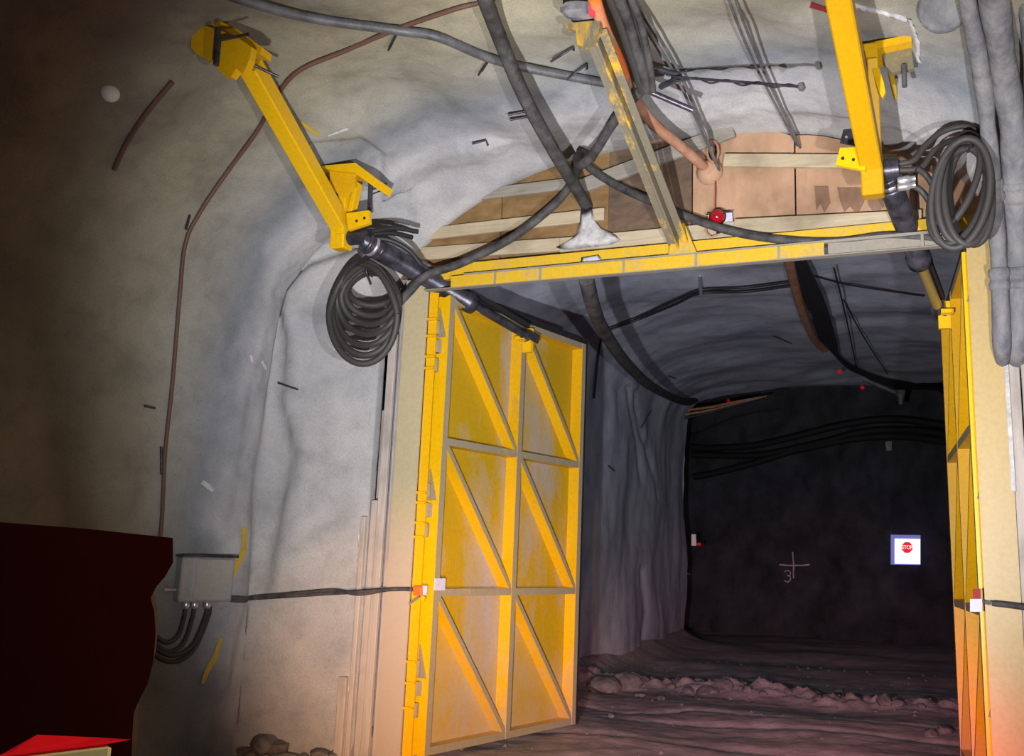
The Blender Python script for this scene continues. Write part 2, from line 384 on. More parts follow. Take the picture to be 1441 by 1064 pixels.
def rock(c, r, seed):
    bm = bmesh.new(); bmesh.ops.create_icosphere(bm, subdivisions=2, radius=1); sd = Vector((seed * 3.1, seed * 1.7, seed))
    rnd = random.Random(seed); sc = (rnd.uniform(.8, 1.4), rnd.uniform(.7, 1.1), rnd.uniform(.5, .8)); mb = MB()
    for k in range(5):     # flat broken faces
        n = Vector((rnd.gauss(0, 1), rnd.gauss(0, 1), rnd.gauss(0, 1))).normalized(); h = rnd.uniform(.55, .8)
        for v in bm.verts:
            dd = v.co.dot(n) - h
            if dd > 0: v.co -= n * dd
    for v in bm.verts: v.co *= 1 + .15 * noise.noise(v.co * 2 + sd)
    bm.verts.index_update()
    mb.add([c + r * np.array([v.co.x * sc[0], v.co.y * sc[1], v.co.z * sc[2]]) for v in bm.verts], [tuple(v.index for v in f.verts) for f in bm.faces]); bm.free(); return mb
def near_par(v):
    t = float(sst(-.34, -.02, v)); t2 = float(sst(-1.3, .02, v))
    uL = lerp(-1.98 - .16 * min(max(-v - .3, 0), 2.2), -.80, t); uR = lerp(6.7, 5.62, t2)
    return uL, uR, lerp(3.7, 4.1, t2), lerp(6.32 + .03 * max(-v - 1, 0), 6.12, t2), lerp(2.7, 2.3, t2)
stn = list(np.arange(-13, -5, .25)) + list(np.arange(-5, -.6, .04)) + list(np.arange(-.6, .081, .02))
shell(stn, 420, near_par, (.15, .05, .018, .007, .10), 1, .27, .70,
      (('wall_left', 'grey sprayed concrete wall on the left of the gate'), ('ceiling', 'grey sprayed concrete roof in front of the gate'), ('wall_right', 'grey sprayed concrete wall right of the gate')),
      'lining', STEPS, GROOVES, lambda v: 1 - .75 * float(sst(-.25, .05, v)))
def in_par(v):
    t = v / 16.9
    return lerp(-.72, -2.1, t), lerp(5.95, 7.2, t), lerp(4.2, 5.3, t), lerp(6.15, 6.85, t), lerp(3.2, 4.2, t)
stn2 = list(np.arange(.10, 17.0, .065))
shell(stn2, 340, in_par, (.13, .022, .010, .006, .015), 2, .32, .68,
      (('wall_inner_left', 'blue-grey sprayed wall beyond the left gate leaf'), ('ceiling_inner', 'blue-grey rough roof beyond the lintel'), ('wall_inner_right', 'sprayed wall hidden behind the right gate leaf')),
      'inner', (), IN_GROOVES, lambda v: .25 + .75 * float(sst(.1, 1.2, v)))

def sheet(name, path, z0, z1, nz, mat, amp, label, step=.15):      # a rough wall along a plan path in (u, v)
    pp = []
    for (a, b) in zip(path[:-1], path[1:]):
        n = max(2, int(math.dist(a, b) / step)); pp += [(lerp(a[0], b[0], k / n), lerp(a[1], b[1], k / n)) for k in range(n)]
    pp.append(path[-1]); vs = []
    for u, v in pp:
        for k in range(nz):
            z = lerp(z0, z1, k / (nz - 1)); p = Vector(W(u, v, z))
            dd = amp * noise.noise(p * .6) + amp * .5 * noise.noise(p * 1.9) + amp * .25 * noise.noise(p * 5)
            vs.append(W(u + dd * .3, v + dd, z))
    fs = [(i * nz + j, i * nz + j + 1, (i + 1) * nz + j + 1, (i + 1) * nz + j) for i in range(len(pp) - 1) for j in range(nz - 1)]
    mb = MB(); mb.v = vs; mb.f = fs; mb.mi = [0] * len(fs); mb.smooth = [True] * len(fs)
    o = len(_shell_v); _shell_v.extend(map(Vector, vs)); _shell_f.extend([tuple(q + o for q in f) for f in fs])
    STRUCT[name] = build(name, mb, mat, kind='structure', label=label, fixn=False)
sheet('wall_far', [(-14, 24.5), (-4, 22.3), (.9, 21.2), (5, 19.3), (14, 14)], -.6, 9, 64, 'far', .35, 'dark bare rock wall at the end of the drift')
sheet('wall_cross_left', [(-2.15, 16.85), (-6, 18.2), (-14, 20)], -.4, 9, 40, 'inner', .2, 'rock side of the cross drift at the left corner', .4)
sheet('wall_cross_right', [(7.2, 16.85), (14, 12.5)], -.4, 9, 30, 'inner', .2, 'rock side of the cross drift at the right corner', .4)
mb = MB(); mb.v = [W(a, b, 8.6) for a, b in ((-15, 16), (15, 11), (15, 25), (-15, 26))]; mb.f = [(0, 1, 2, 3)]; mb.mi = [0]; mb.smooth = [False]
mb.v += [W(-2.2, 16.9, 6.2), W(7.3, 16.9, 6.2), W(7.3, 16.6, 8.7), W(-2.2, 16.6, 8.7)]
# roof of the cross drift and the brow above the drift mouth
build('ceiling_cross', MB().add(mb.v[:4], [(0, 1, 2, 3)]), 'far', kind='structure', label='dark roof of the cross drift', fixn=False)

# floor
us = np.concatenate([np.arange(-14, -3, .5), np.arange(-3, 8, .07), np.arange(8, 14.1, .5)])
vv = np.concatenate([np.arange(-13, -3, .4), np.arange(-3, 10, .06), np.arange(10, 25, .2)])
vs = []
for v in vv:
    for u in us:
        p = Vector((u, v, 0)); q = Vector((u * .5, v * 1.4, 1.7))
        z = .10 * noise.noise(p * .5) + .02 * noise.noise(q * 1.3) + .012 * noise.noise(p * 4) + .012 * noise.noise(p * 14)
        ctr = 7.0 + .25 * math.sin(u * 1.3) + .3 * noise.noise(Vector((u * .9, 3, 0)))
        z += .13 * math.exp(-((v - ctr) / .45) ** 2) * (.5 + 1.6 * abs(noise.noise(Vector((u * 3, v * 3, 5)))) + .8 * abs(noise.noise(Vector((u * 8, v * 8, 2)))))
        for rc, rw, rd in ((3.6 + .1 * math.sin(u), .10, .06), (4.5 + .3 * noise.noise(Vector((u, 0, 9))), .09, .07), (2.2, .14, .05)):
            z -= .6 * rd * math.exp(-((v - rc - .12 * u) / rw) ** 2)
        wl = in_par(min(max(v, 0), 16.9))[0] if v > 0 else -.7
        if 0 < v < 17: z += .35 * math.exp(-max(u - wl, 0) / .35)
        vs.append(W(u, v, z))
nu = len(us); fs = [(i * nu + j, i * nu + j + 1, (i + 1) * nu + j + 1, (i + 1) * nu + j) for i in range(len(vv) - 1) for j in range(nu - 1)]
mb = MB(); mb.v = vs; mb.f = fs; mb.mi = [0] * len(fs); mb.smooth = [True] * len(fs)
o_ = len(_shell_v); _shell_v.extend(map(Vector, vs)); _shell_f.extend([tuple(q + o_ for q in f) for f in fs])
build('floor', mb, 'floor', kind='structure', label='dark muddy tunnel floor with ruts', fixn=False)
BVH = BVHTree.FromPolygons(_shell_v, _shell_f)

# ------------------------------------------------------------------ gate frame
ZB, GH = .10, 4.6
ZT = ZB + GH
fr = thing('gate_portal', W(GW / 2, 0, 0), 'yellow and cream steel portal frame around the two gate leaves, under the timber', 'frame')
for side, u0, u1 in ((0, -.46, -.19), (1, GW + .04, GW + .31)):
    mb = MB(); mb.uvz(u0, u1, -.14, -.12, 0, 4.86); mb.uvz(u0, u1, .12, .14, 0, 4.86)
    a, b = (u0 + .01, u0 + .03) if side == 0 else (u1 - .03, u1 - .01)
    mb.uvz(a, b, -.12, .12, 0, 4.86); mb.uvz((u0 + u1) / 2 - .008, (u0 + u1) / 2 + .008, -.12, .12, 0, 4.86)
    build('post', mb, ('cream', 'cream2')[side], fr, ('faded cream gate post with worn paint', 'worn golden yellow gate post')[side])
    e0, e1 = (-.19, -.09) if side == 0 else (GW - .03, GW + .04)
    if side == 0: build('jamb_strip', MB().uvz(e0, e1, -.10, -.085, 0, 4.72), 'yellow', fr, 'bright yellow strip along the post')
# stiffener plates that break up the strip by each hinge on the left post
for z in (4.42, 4.24, 4.02, 3.90, 2.62, 2.52, 2.32, 2.18, .98, .78, .55):
    build('stop_plate', MB().uvz(-.195, -.085, -.135, -.10, z - .012, z + .012), 'yellow', fr)
# lintel: web, ledge and the lip that carries short segments
build('lintel_web', MB().uvz(-.25, GW + .3, -.12, -.06, 4.84, 5.0), ['lintel'], fr, 'yellow lintel face')
build('lintel_ledge', MB().uvz(.25, 4.9, -.20, -.06, 4.835, 4.86), ['lintel_grey'], fr, 'dusty ledge along the lintel')
xs = [.1, .62, 1.12, 2.0, 2.72, 3.5, 3.92]
for a, b in zip(xs[:-1], xs[1:]):
    build('lintel_lip', MB().uvz(a + .012, b - .012, -.21, -.19, 4.72, 4.838), 'lintel', fr)
build('lintel_lip', MB().uvz(3.94, GW - .05, -.18, -.16, 4.72, 4.838), 'lintel_grey', fr, 'dust-grey end of the lintel lip')
for a in xs[1:-1] + [4.75]:
    build('lintel_rib', MB().uvz(a - .012, a + .012, -.215, -.12, 4.72, 4.838), 'lintel_grey', fr)
build('lintel_soffit', MB().uvz(-.2, GW + .05, -.205, -.13, 4.712, 4.722), 'lintel_grey', fr)

# ------------------------------------------------------------------ gate leaves
def leaf(hu, ang, sgn, label):
    # leaf axis a (hinge to free end), front normal m (towards the opening)
    a = sgn * math.cos(ang) * DU + math.sin(ang) * DV
    m = sgn * math.sin(ang) * DU - math.cos(ang) * DV
    H0 = W(hu, 0, 0); LW = GW / 2; Zv = np.array([0, 0, 1.])
    g = thing('gate_leaf', W(hu, 0, ZB), label, 'gate')
    def pt(x, y, z): return H0 + x * a - y * m + z * Zv       # y: depth behind the rib faces
    def rib(x0, x1, z0, z1, y0=0.0, y1=.155):
        mb = MB(); c = [pt(x, y, z) for z in (z0, z1) for x, y in ((x0, y0), (x1, y0), (x1, y1), (x0, y1))]
        return mb.hexa(c, [0, 0, 1, 0, 0, 0])
    mb = MB(); mb.hexa([pt(x, y, z) for z in (ZB, ZT) for x, y in ((.0, .155), (LW, .155), (LW, .172), (.0, .172))])
    build('skin_plate', mb, 'panel', g, 'dust-streaked yellow plate')
    t = .075; xm = LW / 2
    for x0, x1 in ((0, t), (xm - t / 2, xm + t / 2), (LW - t, LW)):
        build('stile', rib(x0, x1, ZB, ZT), ['gateyellow', 'dusty'], g)
    zr = [ZB, ZB + 1.50, ZB + 3.02, ZT - t]
    for z in zr:
        for x0, x1 in ((t, xm - t / 2), (xm + t / 2, LW - t)):
            build('rail', rib(x0, x1, z, z + t, .004), ['gateyellow', 'dusty'], g)
    zz = zr
    for k in range(3):
        zlo, zhi = zz[k] + t, zz[k + 1]
        for x0, x1 in ((t, xm - t / 2), (xm + t / 2, LW - t)):
            w = .055; dx, dz = x1 - x0, zhi - zlo; L = math.hypot(dx, dz); nx, nz = dz / L * w, dx / L * w
            poly = [(x0, zhi), (x0 + nx * .9, zhi), (x1, zlo + nz * .9), (x1, zlo), (x1 - nx * .9, zlo), (x0, zhi - nz * .9)]
            mb = MB(); f = [pt(x, .008, z) for x, z in poly]; b_ = [pt(x, .155, z) for x, z in poly]; n = 6
            mb.add(f + b_, [tuple(range(n))] + [tuple(range(2 * n - 1, n - 1, -1))] + [(i, (i + 1) % n, n + (i + 1) % n, n + i) for i in range(n)], [1] + [0] * 7)
            build('brace', mb, ['gateyellow', 'dusty'], g)
    mb = MB()
    for x0, x1, z0, z1 in ((-.02, LW + .06, ZT, ZT + .085), (LW, LW + .06, ZB, ZT)):
        mb.hexa([pt(x, y, z) for z in (z0, z1) for x, y in ((x0, .015), (x1, .015), (x1, .075), (x0, .075))])
    build('rubber_seal', mb, 'rubber', g, 'black rubber edge seal')
    # hinge-side closing plate that faces out of the drift
    mb = MB(); mb.hexa([pt(x, y, z) for z in (ZB, ZT) for x, y in ((-.012, 0), (.0, 0), (.0, .19), (-.012, .19))])
    build('end_plate', mb, 'yellow2', g, 'bright yellow end plate at the hinge side')
    for zc in (ZB + .62, ZB + 2.35, ZB + 4.05):
        mb = MB()
        for s in (-.20, .0, .20): mb.lathe(pt(-.055, .13, zc + s - .07), Zv, [(.045, 0), (.05, .01), (.05, .13), (.045, .14)], 14)
        mb.hexa([pt(x, y, z) for z in (zc - .07, zc + .07) for x, y in ((-.06, .08), (.10, .06), (.10, .10), (-.06, .12))])
        mb.prism([pt(-.015, .02, zc + .1), pt(-.015, .12, zc + .42), pt(-.015, .12, zc + .1)], -a * .02)
        build('hinge', mb, ['dusty'], g, 'grey dust-covered hinge')
    # lug that the ram pushes on
    zl = ZT - .22
    mb = MB(); mb.hexa([pt(x, y, z) for z in (zl - .02, zl + .02) for x, y in ((xm - .14, -.10), (xm + .14, -.10), (xm + .14, .02), (xm - .14, .02))])
    mb.hexa([pt(x, y, z) for z in (zl - .15, zl + .13) for x, y in ((xm - .025, -.12), (xm + .025, -.12), (xm + .025, .02), (xm - .025, .02))])
    build('ram_lug', mb, 'yellow2', g, 'bright yellow cross-shaped lug')
    return g, pt
gl, ptL = leaf(0, 1.3428, 1, 'left yellow steel gate leaf with six braced cells, swung open inward')
gr, ptR = leaf(GW, 1.4813, -1, 'right yellow steel gate leaf seen almost edge-on, swung open inward')

# ------------------------------------------------------------------ timber above and beside the frame
tb = thing('timber_bulkhead', W(2.4, 0, 4.95), 'plywood and plank bulkhead filling the arch above the yellow lintel', 'bulkhead')
def arch_z(u):
    pts = [(-.75, 5.2), (-.57, 5.43), (-.01, 5.7), (.81, 6.0), (1.69, 6.2), (2.4, 6.24), (3.02, 6.18), (3.51, 6.06), (4.03, 5.92), (4.6, 5.74), (5.37, 5.5), (5.8, 5.2)]
    return float(np.interp(u, [p[0] for p in pts], [p[1] for p in pts]))
for u0, u1, mt, lb in ((-.75, .55, 'plydark', 'brown stained plywood sheet'), (.55, 1.75, 'plydark', 'brown stained plywood sheet'), (1.75, 2.62, 'plyblack', 'dark soaked plywood sheet'),
                   (2.62, 3.62, 'ply', 'pinkish tan plywood sheet'), (3.63, 4.7, 'ply', 'pinkish tan plywood sheet'), (4.71, 5.75, 'ply', 'pinkish tan plywood sheet')):
    n = 8; top = []
    for k in range(n + 1):
        u = lerp(u0, u1, k / n); top.append((u, arch_z(u) + .05 * noise.noise(Vector((u * 6, 0, 1)))))
    off = .012 * (hash((u0, 1)) % 3)
    mb = MB().prism([W(u0 + .004, off, 4.93), W(u1 - .004, off, 4.93)] + [W(min(max(u, u0 + .004), u1 - .004), off, z) for u, z in reversed(top)], DV * .03)
    build('plywood_sheet', mb, mt, tb, lb)
def plank(p0, p1, th, w, mat, v, label=None):
    a, b = W(p0[0], v, p0[1]), W(p1[0], v, p1[1])
    mb = MB().bar(a, b, th, w, np.array([0, 0, 1.])); build('plank', mb, mat, tb, label, bevel=.006)
plank((-.55, 5.40), (1.72, 5.41), .04, .13, 'plank', -.03)
plank((-.6, 5.19), (1.3, 5.13), .04, .14, 'plank', -.03)
plank((1.25, 5.12), (3.1, 5.11), .05, .15, 'plank', -.035)
plank((3.05, 5.13), (4.75, 5.04), .05, .15, 'plank', -.04)
plank((.2, 5.78), (1.35, 5.78), .04, .12, 'plankgrey', -.03, 'grey weathered plank')
plank((1.45, 5.72), (3.05, 6.12), .05, .15, 'plankgrey', -.05, 'grey weathered plank nailed at a slant')
plank((2.95, 5.82), (4.55, 5.60), .05, .13, 'plank', -.04, 'pale grey plank sloping down to the right')
plank((2.0, 6.12), (3.0, 6.22), .03, .10, 'ply', -.06)
# upright boards between the posts and the sprayed wall
tl = thing('side_boarding', W(-.65, 0, 0), 'pale upright boards packed between the left post and the sprayed wall', 'boarding')
for k, (u0, u1, z0, z1, v0) in enumerate(((-.56, -.465, .05, 4.75, -.05), (-.66, -.57, .05, 4.3, -.10), (-.76, -.67, .05, 2.55, -.06), (-.75, -.67, 2.57, 3.5, .0), (-.82, -.77, .05, 2.38, -.13), (-.92, -.83, .05, .80, -.17))):
    build('board', MB().uvz(u0, u1, v0, v0 + .045, z0, z1), 'board', tl, bevel=.006)
trr = thing('side_boarding', W(5.6, 0, 0), 'pale upright boards to the right of the right-hand post', 'boarding')
for k, (u0, u1, z0, z1, v0) in enumerate(((5.38, 5.47, .05, 4.5, -.12), (5.48, 5.62, .05, 4.45, -.16),)):
    build('board', MB().uvz(u0, u1, v0, v0 + .05, z0, z1), 'board', trr, bevel=.006)
build('caulk_strip', MB().uvz(5.352, 5.385, -.15, -.12, 2.6, 4.55), 'grout', trr, 'white caulked joint')

for poly in ([(1146, 262), (1165, 262), (1168, 285), (1160, 299), (1154, 286), (1149, 296)], [(1178, 264), (1212, 264), (1216, 284), (1206, 302), (1196, 290), (1188, 298), (1182, 282)], [(1218, 266), (1238, 268), (1244, 290), (1232, 303), (1222, 288)]):
    build('water_stain', MB().prism([PV(x, y, -.004) for x, y in poly], DV * .006), 'stain', tb, 'dark water stain running down the sheet')
# grout run down the bulkhead below the big cable
def blob(name, poly, v, th, mat, parent=None, **k):
    P = [PV(x, y, v) for x, y in poly]; c = sum(P) / len(P); n = len(P); vs = [p for p in P] + [lerp(c, p, .6) - DV * th for p in P] + [c - DV * th * 1.2]
    fs = [(i, (i + 1) % n, n + (i + 1) % n, n + i) for i in range(n)] + [(n + i, n + (i + 1) % n, 2 * n) for i in range(n)] + [tuple(range(n - 1, -1, -1))]
    return build(name, MB().add(vs, fs, 0, True), mat, parent, **k)
blob('grout_run', [(817, 296), (833, 292), (836, 310), (846, 322), (866, 330), (874, 338), (862, 344), (830, 348), (795, 352), (782, 348), (800, 338), (812, 330), (816, 312)], -.065, .012, 'grout', tb, label='white grout run under the cable hole')
blob('grout_run', [(818, 362), (842, 358), (852, 372), (836, 376), (816, 374)], -.125, .01, 'grout', tb, label='white grout splash on the lintel')

# ------------------------------------------------------------------ struts and wall brackets
def strut(name, a, b, size, mat, label, side):
    g = thing(name, b, label, 'strut', 'diagonal struts between the roof and the gate frame')
    mb = MB().bar(a, b, size, size, side); build('tube', mb, mat, g, bevel=.012)
    return g
sl_b = W(-.70, -.90, 5.03); sl_a = UVZ(PV(352, 92, -2.75)); sl_a = W(*sl_a)
s1 = strut('roof_strut', sl_a, PV(482, 322, -.95), .165, 'yellow2', 'yellow square strut sloping down from the roof plate at upper left', DU)
sb = PV(482, 322, -.95)
build('end_block', MB().bar(sb + (sl_a - sb) * .01, sb - np.array([0, 0, .22]), .16, .16, DU), 'yellow2', s1, bevel=.012)
# roof plate at its upper end
def plate_px(mb, pts, vs, ext):
    v_ = vs if isinstance(vs, (list, tuple)) else [vs] * len(pts)
    return mb.prism([PV(x, y, v) for (x, y), v in zip(pts, v_)], ext)
hvp = min(UVZ(HIT(x, y))[1] for x, y in ((300, 60), (340, 80), (285, 60), (320, 50)))
mb = plate_px(MB(), [(268, 40), (272, 27), (300, 25), (335, 42), (368, 66), (366, 76), (340, 72), (300, 52)], hvp - .10, DV * .12)
build('roof_plate', mb, 'yellow', s1)
mb = plate_px(MB(), [(270, 29), (304, 41), (303, 90), (275, 75), (269, 66)], hvp - .16, DV * .05)
build('gusset', mb, 'yellow', s1)
mb = plate_px(MB(), [(304, 41), (330, 50), (354, 66), (351, 84), (342, 104), (333, 96), (325, 108), (316, 107), (303, 92)], hvp - .24, DV * .06)
build('gusset', mb, 'yellow', s1)
build('anchor_rod', MB().tube([PV(307, 40, hvp - .3), PV(307, 60, hvp - .3), PV(304, 92, hvp - .28)], .024, 8), 'oily', s1)
build('anchor_rod', MB().tube([PV(307, 57, hvp - .32), PV(350, 48, hvp - .3)], .012, 6), 'oily', s1)
build('anchor_rod', MB().tube([PV(345, 86, hvp - .2), PV(392, 108, hvp)], .012, 6), 'oily', s1)

# lower left bracket that holds the ram
def ram_bracket(label, group, px, v, wallv, mirror=False):
    pass
bl = thing('wall_bracket', PV(500, 290, -.8), 'yellow angle bracket bolted to the wall above the left hose coil', 'bracket')
hvl = min(UVZ(HIT(x, y))[1] for x, y in ((500, 240), (525, 258), (470, 240)))
mb = plate_px(MB(), [(440, 234), (468, 232), (500, 229), (533, 254), (528, 264), (498, 243), (470, 240)], hvl - .2, DV * .25)
build('top_plate', mb, 'yellow2', bl)
mb = plate_px(MB(), [(464, 234), (500, 231), (500, 262), (482, 278), (464, 264)], hvl - .15, DV * .03); build('back_plate', mb, 'yellow', bl)
build('leg', MB().bar(PV(487, 243, -1.05), PV(481, 330, -1.02), .09, .09, DU), 'yellow2', bl, bevel=.006)
build('leg', MB().bar(PV(504, 258, -.98), PV(493, 312, -1.0), .09, .05, DU), 'yellow2', bl, bevel=.006)
mb = plate_px(MB(), [(487, 300), (519, 296), (520, 314), (490, 324)], -1.12, DV * .04); build('ear_plate', mb, 'yellow2', bl, 'yellow ear plate with two bolt holes')
for x, y in ((502, 311), (513, 307)): build('bolt_hole', MB().lathe(PV(x, y, -1.12), -DV, [(.014, 0), (.014, .006)], 8), 'rubber', bl)
build('anchor_bolt', MB().tube([PV(521, 258, -.9), PV(520, 300, -.9)], .022, 8), 'oily', bl)
for a, b in (((524, 267), (546, 257)), ((521, 274), (545, 265)), ((498, 257), (532, 251))): build('tie_wire', MB().tube([PV(*a, -.85), PV(*b, -.6)], .008, 5), 'oily', bl)

# right strut
ra = PV(1170, -60, -2.75); rb = PV(1228, 238, -.95)
s2 = strut('roof_strut', ra, rb, .175, 'yellow3', 'yellow square strut coming down from the top edge beside the right bracket', DU)
build('end_block', MB().bar(rb + (ra - rb) * .015, rb - np.array([0, 0, .24]),   .175, .175, DU), 'yellow3', s2, bevel=.012)
hvr = UVZ(HIT(1248, 75))[1]
br = thing('wall_bracket', PV(1245, 100, hvr), 'yellow bracket under the grey grouted plate right of the right strut', 'bracket')
mb = plate_px(MB(), [(1214, 62), (1282, 48), (1283, 58), (1216, 72)], hvr - .22, DV * .3); build('top_plate', mb, 'yellow', br)
mb = plate_px(MB(), [(1235, 60), (1280, 52), (1286, 96), (1255, 102), (1246, 92)], hvr - .12, DV * .05); build('back_plate', mb, 'wornplate', br, 'dirty back plate streaked with grout')
mb = plate_px(MB(), [(1215, 62), (1234, 60), (1236, 92), (1244, 118), (1246, 130), (1242, 138), (1236, 128), (1228, 100), (1220, 86)], hvr - .25, DV * .04); build('gusset', mb, 'yellow2', br)
build('leg', MB().bar(PV(1228, 82, hvr - .25), PV(1234, 222, -1.0), .075, .08, DU), 'yellow2', br, bevel=.006)
mb = plate_px(MB(), [(1182, 208), (1215, 207), (1218, 240), (1176, 232)], -1.1, DV * .04); build('ear_plate', mb, 'yellow2', br, 'yellow ear plate with two bolt holes')
for x, y in ((1186, 223), (1201, 225)): build('bolt_hole', MB().lathe(PV(x, y, -1.1), -DV, [(.014, 0), (.014, .006)], 8), 'rubber', br)
mb = plate_px(MB(), [(1187, 182), (1208, 180), (1212, 206), (1182, 200)], -.72, DV * .03); build('ear_plate', mb, 'oily', br, 'black plate shaped as the ear plate shadow')  # dark plate set where the front ear plate's shadow falls
for x, y in ((1191, 193), (1203, 195)): build('bolt_hole', MB().lathe(PV(x, y, -.72), -DV, [(.012, 0), (.012, .006)], 8), 'greyplas', br)  # pale spots for lamplight through the ear plate's holes
build('anchor_bolt', MB().tube([PV(1272, 92, hvr - .15), PV(1273, 122, hvr - .15)], .022, 8), 'greysteel', br)
build('drip', MB().tube([HIT(1256, 100, .02), HIT(1259, 120, .02), HIT(1262, 138, .02)], .02, 6, rs=[.03, .024, .01]), 'yellowmark', br, 'run of yellow paint on the wall')
# grouted pad around it
gp = thing('grout_pad', PV(1250, 40, -1.2), 'rough pale grout rim round the bracket at upper right', 'grout')
def rim(pts, w, off):
    vs = []; pts = [(lerp(a[0], b[0], k / 4), lerp(a[1], b[1], k / 4)) for a, b in zip(pts[:-1], pts[1:]) for k in range(4)]
    for k, (x, y) in enumerate(pts):
        p = HIT(x, y, .0); q = HIT(x + w[0], y + w[1], .0); n = (CAM - p) / np.linalg.norm(CAM - p)
        j = .03 * noise.noise(Vector((x * .2, y * .2, 0))); vs += [p, lerp(p, q, .5 + .5 * noise.noise(Vector((x * .5, y * .5, 3)))) + n * (off + j), lerp(p, q, .75 + .4 * noise.noise(Vector((x * .35, y * .35, 8))))]
    n = len(pts); return MB().add(vs, [(3 * i + k, 3 * i + k + 1, 3 * i + k + 4, 3 * i + k + 3) for i in range(n - 1) for k in (0, 1)], 0, True)
build('rim', rim([(1200, 3), (1215, 8), (1230, 11), (1245, 15), (1260, 19), (1280, 25)], (3, 11), .06), 'grout', gp)
build('rim', rim([(1276, 26), (1281, 38), (1285, 50), (1288, 64), (1288, 78), (1290, 90)], (10, 4), .06), 'grout', gp)

# middle strut
ma = PV(838, 45, -2.2); mb_ = PV(956, 345, -.16)
s3 = thing('roof_strut', mb_, 'worn grey and yellow flat strut standing on the middle of the lintel', 'strut', 'diagonal struts between the roof and the gate frame')
build('channel', MB().bar(ma, mb_, .13, .02, DU).bar(ma + DU * .065 - DV * .02, mb_ + DU * .065 - DV * .02, .014, .07, DU).bar(ma - DU * .065 - DV * .02, mb_ - DU * .065 - DV * .02, .014, .07, DU), 'worn', s3)
mb = MB().prism([W(2.45, -.2, 4.86), W(2.72, -.2, 4.86), W(2.60, -.2, 5.16), W(2.50, -.2, 5.16)], DV * .02); build('foot_gusset', mb, 'lintel', s3)
mb = plate_px(MB(), [(795, 33), (845, 28), (843, 44), (833, 62), (822, 66), (812, 62), (810, 42), (797, 40)], -2.3, DV * .05); build('roof_plate', mb, 'worn', s3)
blobm = MB(); 
c = PV(815, 16, -2.4)
build('grout_lump', rock(PV(817, 14, -2.3), .13, 77), 'pipe', s3, 'rough grout lump round the anchor')

# ------------------------------------------------------------------ rams
def ram(a, b, frac, label, rod):
    a, b = np.asarray(a), np.asarray(b); t = (b - a) / np.linalg.norm(b - a); c = lerp(a, b, frac)
    up = np.array([0, 0, 1.]); up = up - t * (up @ t); up /= np.linalg.norm(up); sd = np.cross(t, up)
    g = thing('hydraulic_ram', a, label, 'ram', 'rams that swing the gate leaves')
    L = np.linalg.norm(c - a)
    build('barrel', MB().lathe(a, t, [(.06, 0), (.085, .05), (.10, .10), (.10, L - .12), (.115, L - .11), (.115, L), (.06, L + .02)], 18), 'oily', g)
    build('feed_pipe', MB().tube(smooth_path([a + t * .2 + up * .1, a + t * .25 + up * .13, c - t * .3 + up * .13, c - t * .15 + up * .1]), .022, 8), 'greysteel', g)
    L2 = np.linalg.norm(b - c)
    build('rod', MB().tube([c, b - t * .1], .05, 12), rod, g)
    build('guide_bar', MB().bar(c - t * .1 + up * .09 + sd * .05, b - t * .12 + up * .09 + sd * .05, .05, .05), 'rubber', g, 'black guide bar beside the rod')
    mb = MB().lathe(b - t * .14, t, [(.06, 0), (.06, .1)], 12)
    for s in (-1, 1): mb.box(b - t * .02 + sd * s * .05, t, sd, up, .09, .014, .05)
    build('clevis', mb, 'oily', g)
    for k in (0, 1, 2): build('hose_fitting', MB().lathe(a + t * (.05 + .07 * k), t, [(.10, 0), (.112, .01), (.112, .03), (.10, .04)], 14), 'steel' if k == 1 else 'oily', g)
    return g
rl_a = PV(508, 337, -1.0); rl_b = ptL(GW / 4 - .0, -.10, ZT - .20)
ram(rl_a, rl_b, .62, 'black ram reaching from the left bracket to the top of the left leaf', 'oily')
rr_a = PV(1245, 240, -.85); rr_b = ptR(GW / 4, -.10, ZT - .20)
ram(rr_a, rr_b, .60, 'black ram with a bronze rod between right bracket and right leaf', 'rodsteel')
# pivot ends
piv = MB().lathe(PV(500, 335, -1.0) , DU, [(.07, -.06), (.07, .12)], 14); build('pivot_pin', piv, 'oily', bl)
build('pivot_pin', MB().lathe(PV(1240, 240, -.9), DU, [(.09, -.08), (.09, .14)], 14), 'oily', br)

# ------------------------------------------------------------------ cables and hoses
def cable(name, pts, r, mat, label, cat='cable', group=None, seg=8, n=8):
    mb = MB().tube(smooth_path(pts, n), r, seg); return build(name, mb, mat, label=label, cat=cat, group=group)
def pv_path(pts, v0, v1): return [PV(x, y, lerp(v0, v1, i / (len(pts) - 1))) for i, (x, y) in enumerate(pts)]
def on_wall(pts, off): return [HIT(x, y, off) for x, y in pts]

cable('power_cable', on_wall([(655, -130), (672, -50)], .09) + pv_path([(680, -10), (700, 45), (735, 130), (775, 205), (805, 255), (827, 292)], -2.9, .02), .062, 'cable', 'thick dusty black cable dropping from the roof into the white grout')
cable('power_cable', [PV(825, 392, .25), PV(835, 432, .9), PV(850, 466, 2.2), PV(882, 512, 4.5), PV(922, 547, 8), PV(965, 566, 14), PV(985, 560, 18)], .085, 'cable', 'thick black cable sagging behind the lintel to the inner left corner')
cable('conduit', on_wall([(150, -80), (260, -40), (350, -8), (440, 15), (560, 33), (620, 45), (700, 76), (800, 100), (852, 110)], .06), .042, 'greysteel', 'grey conduit running across the roof behind the thick cable', 'pipe')
cable('earth_cable', on_wall([(860, -110), (780, -50), (700, -8), (640, 9), (560, 36), (480, 70), (420, 96), (390, 132), (360, 182), (320, 236), (280, 296), (258, 342), (250, 420), (240, 540), (230, 640), (223, 752), (205, 850), (185, 950), (170, 1050)], .03), .020, 'brownwire', 'long brown cable down the left wall, ending behind the dark bodywork')
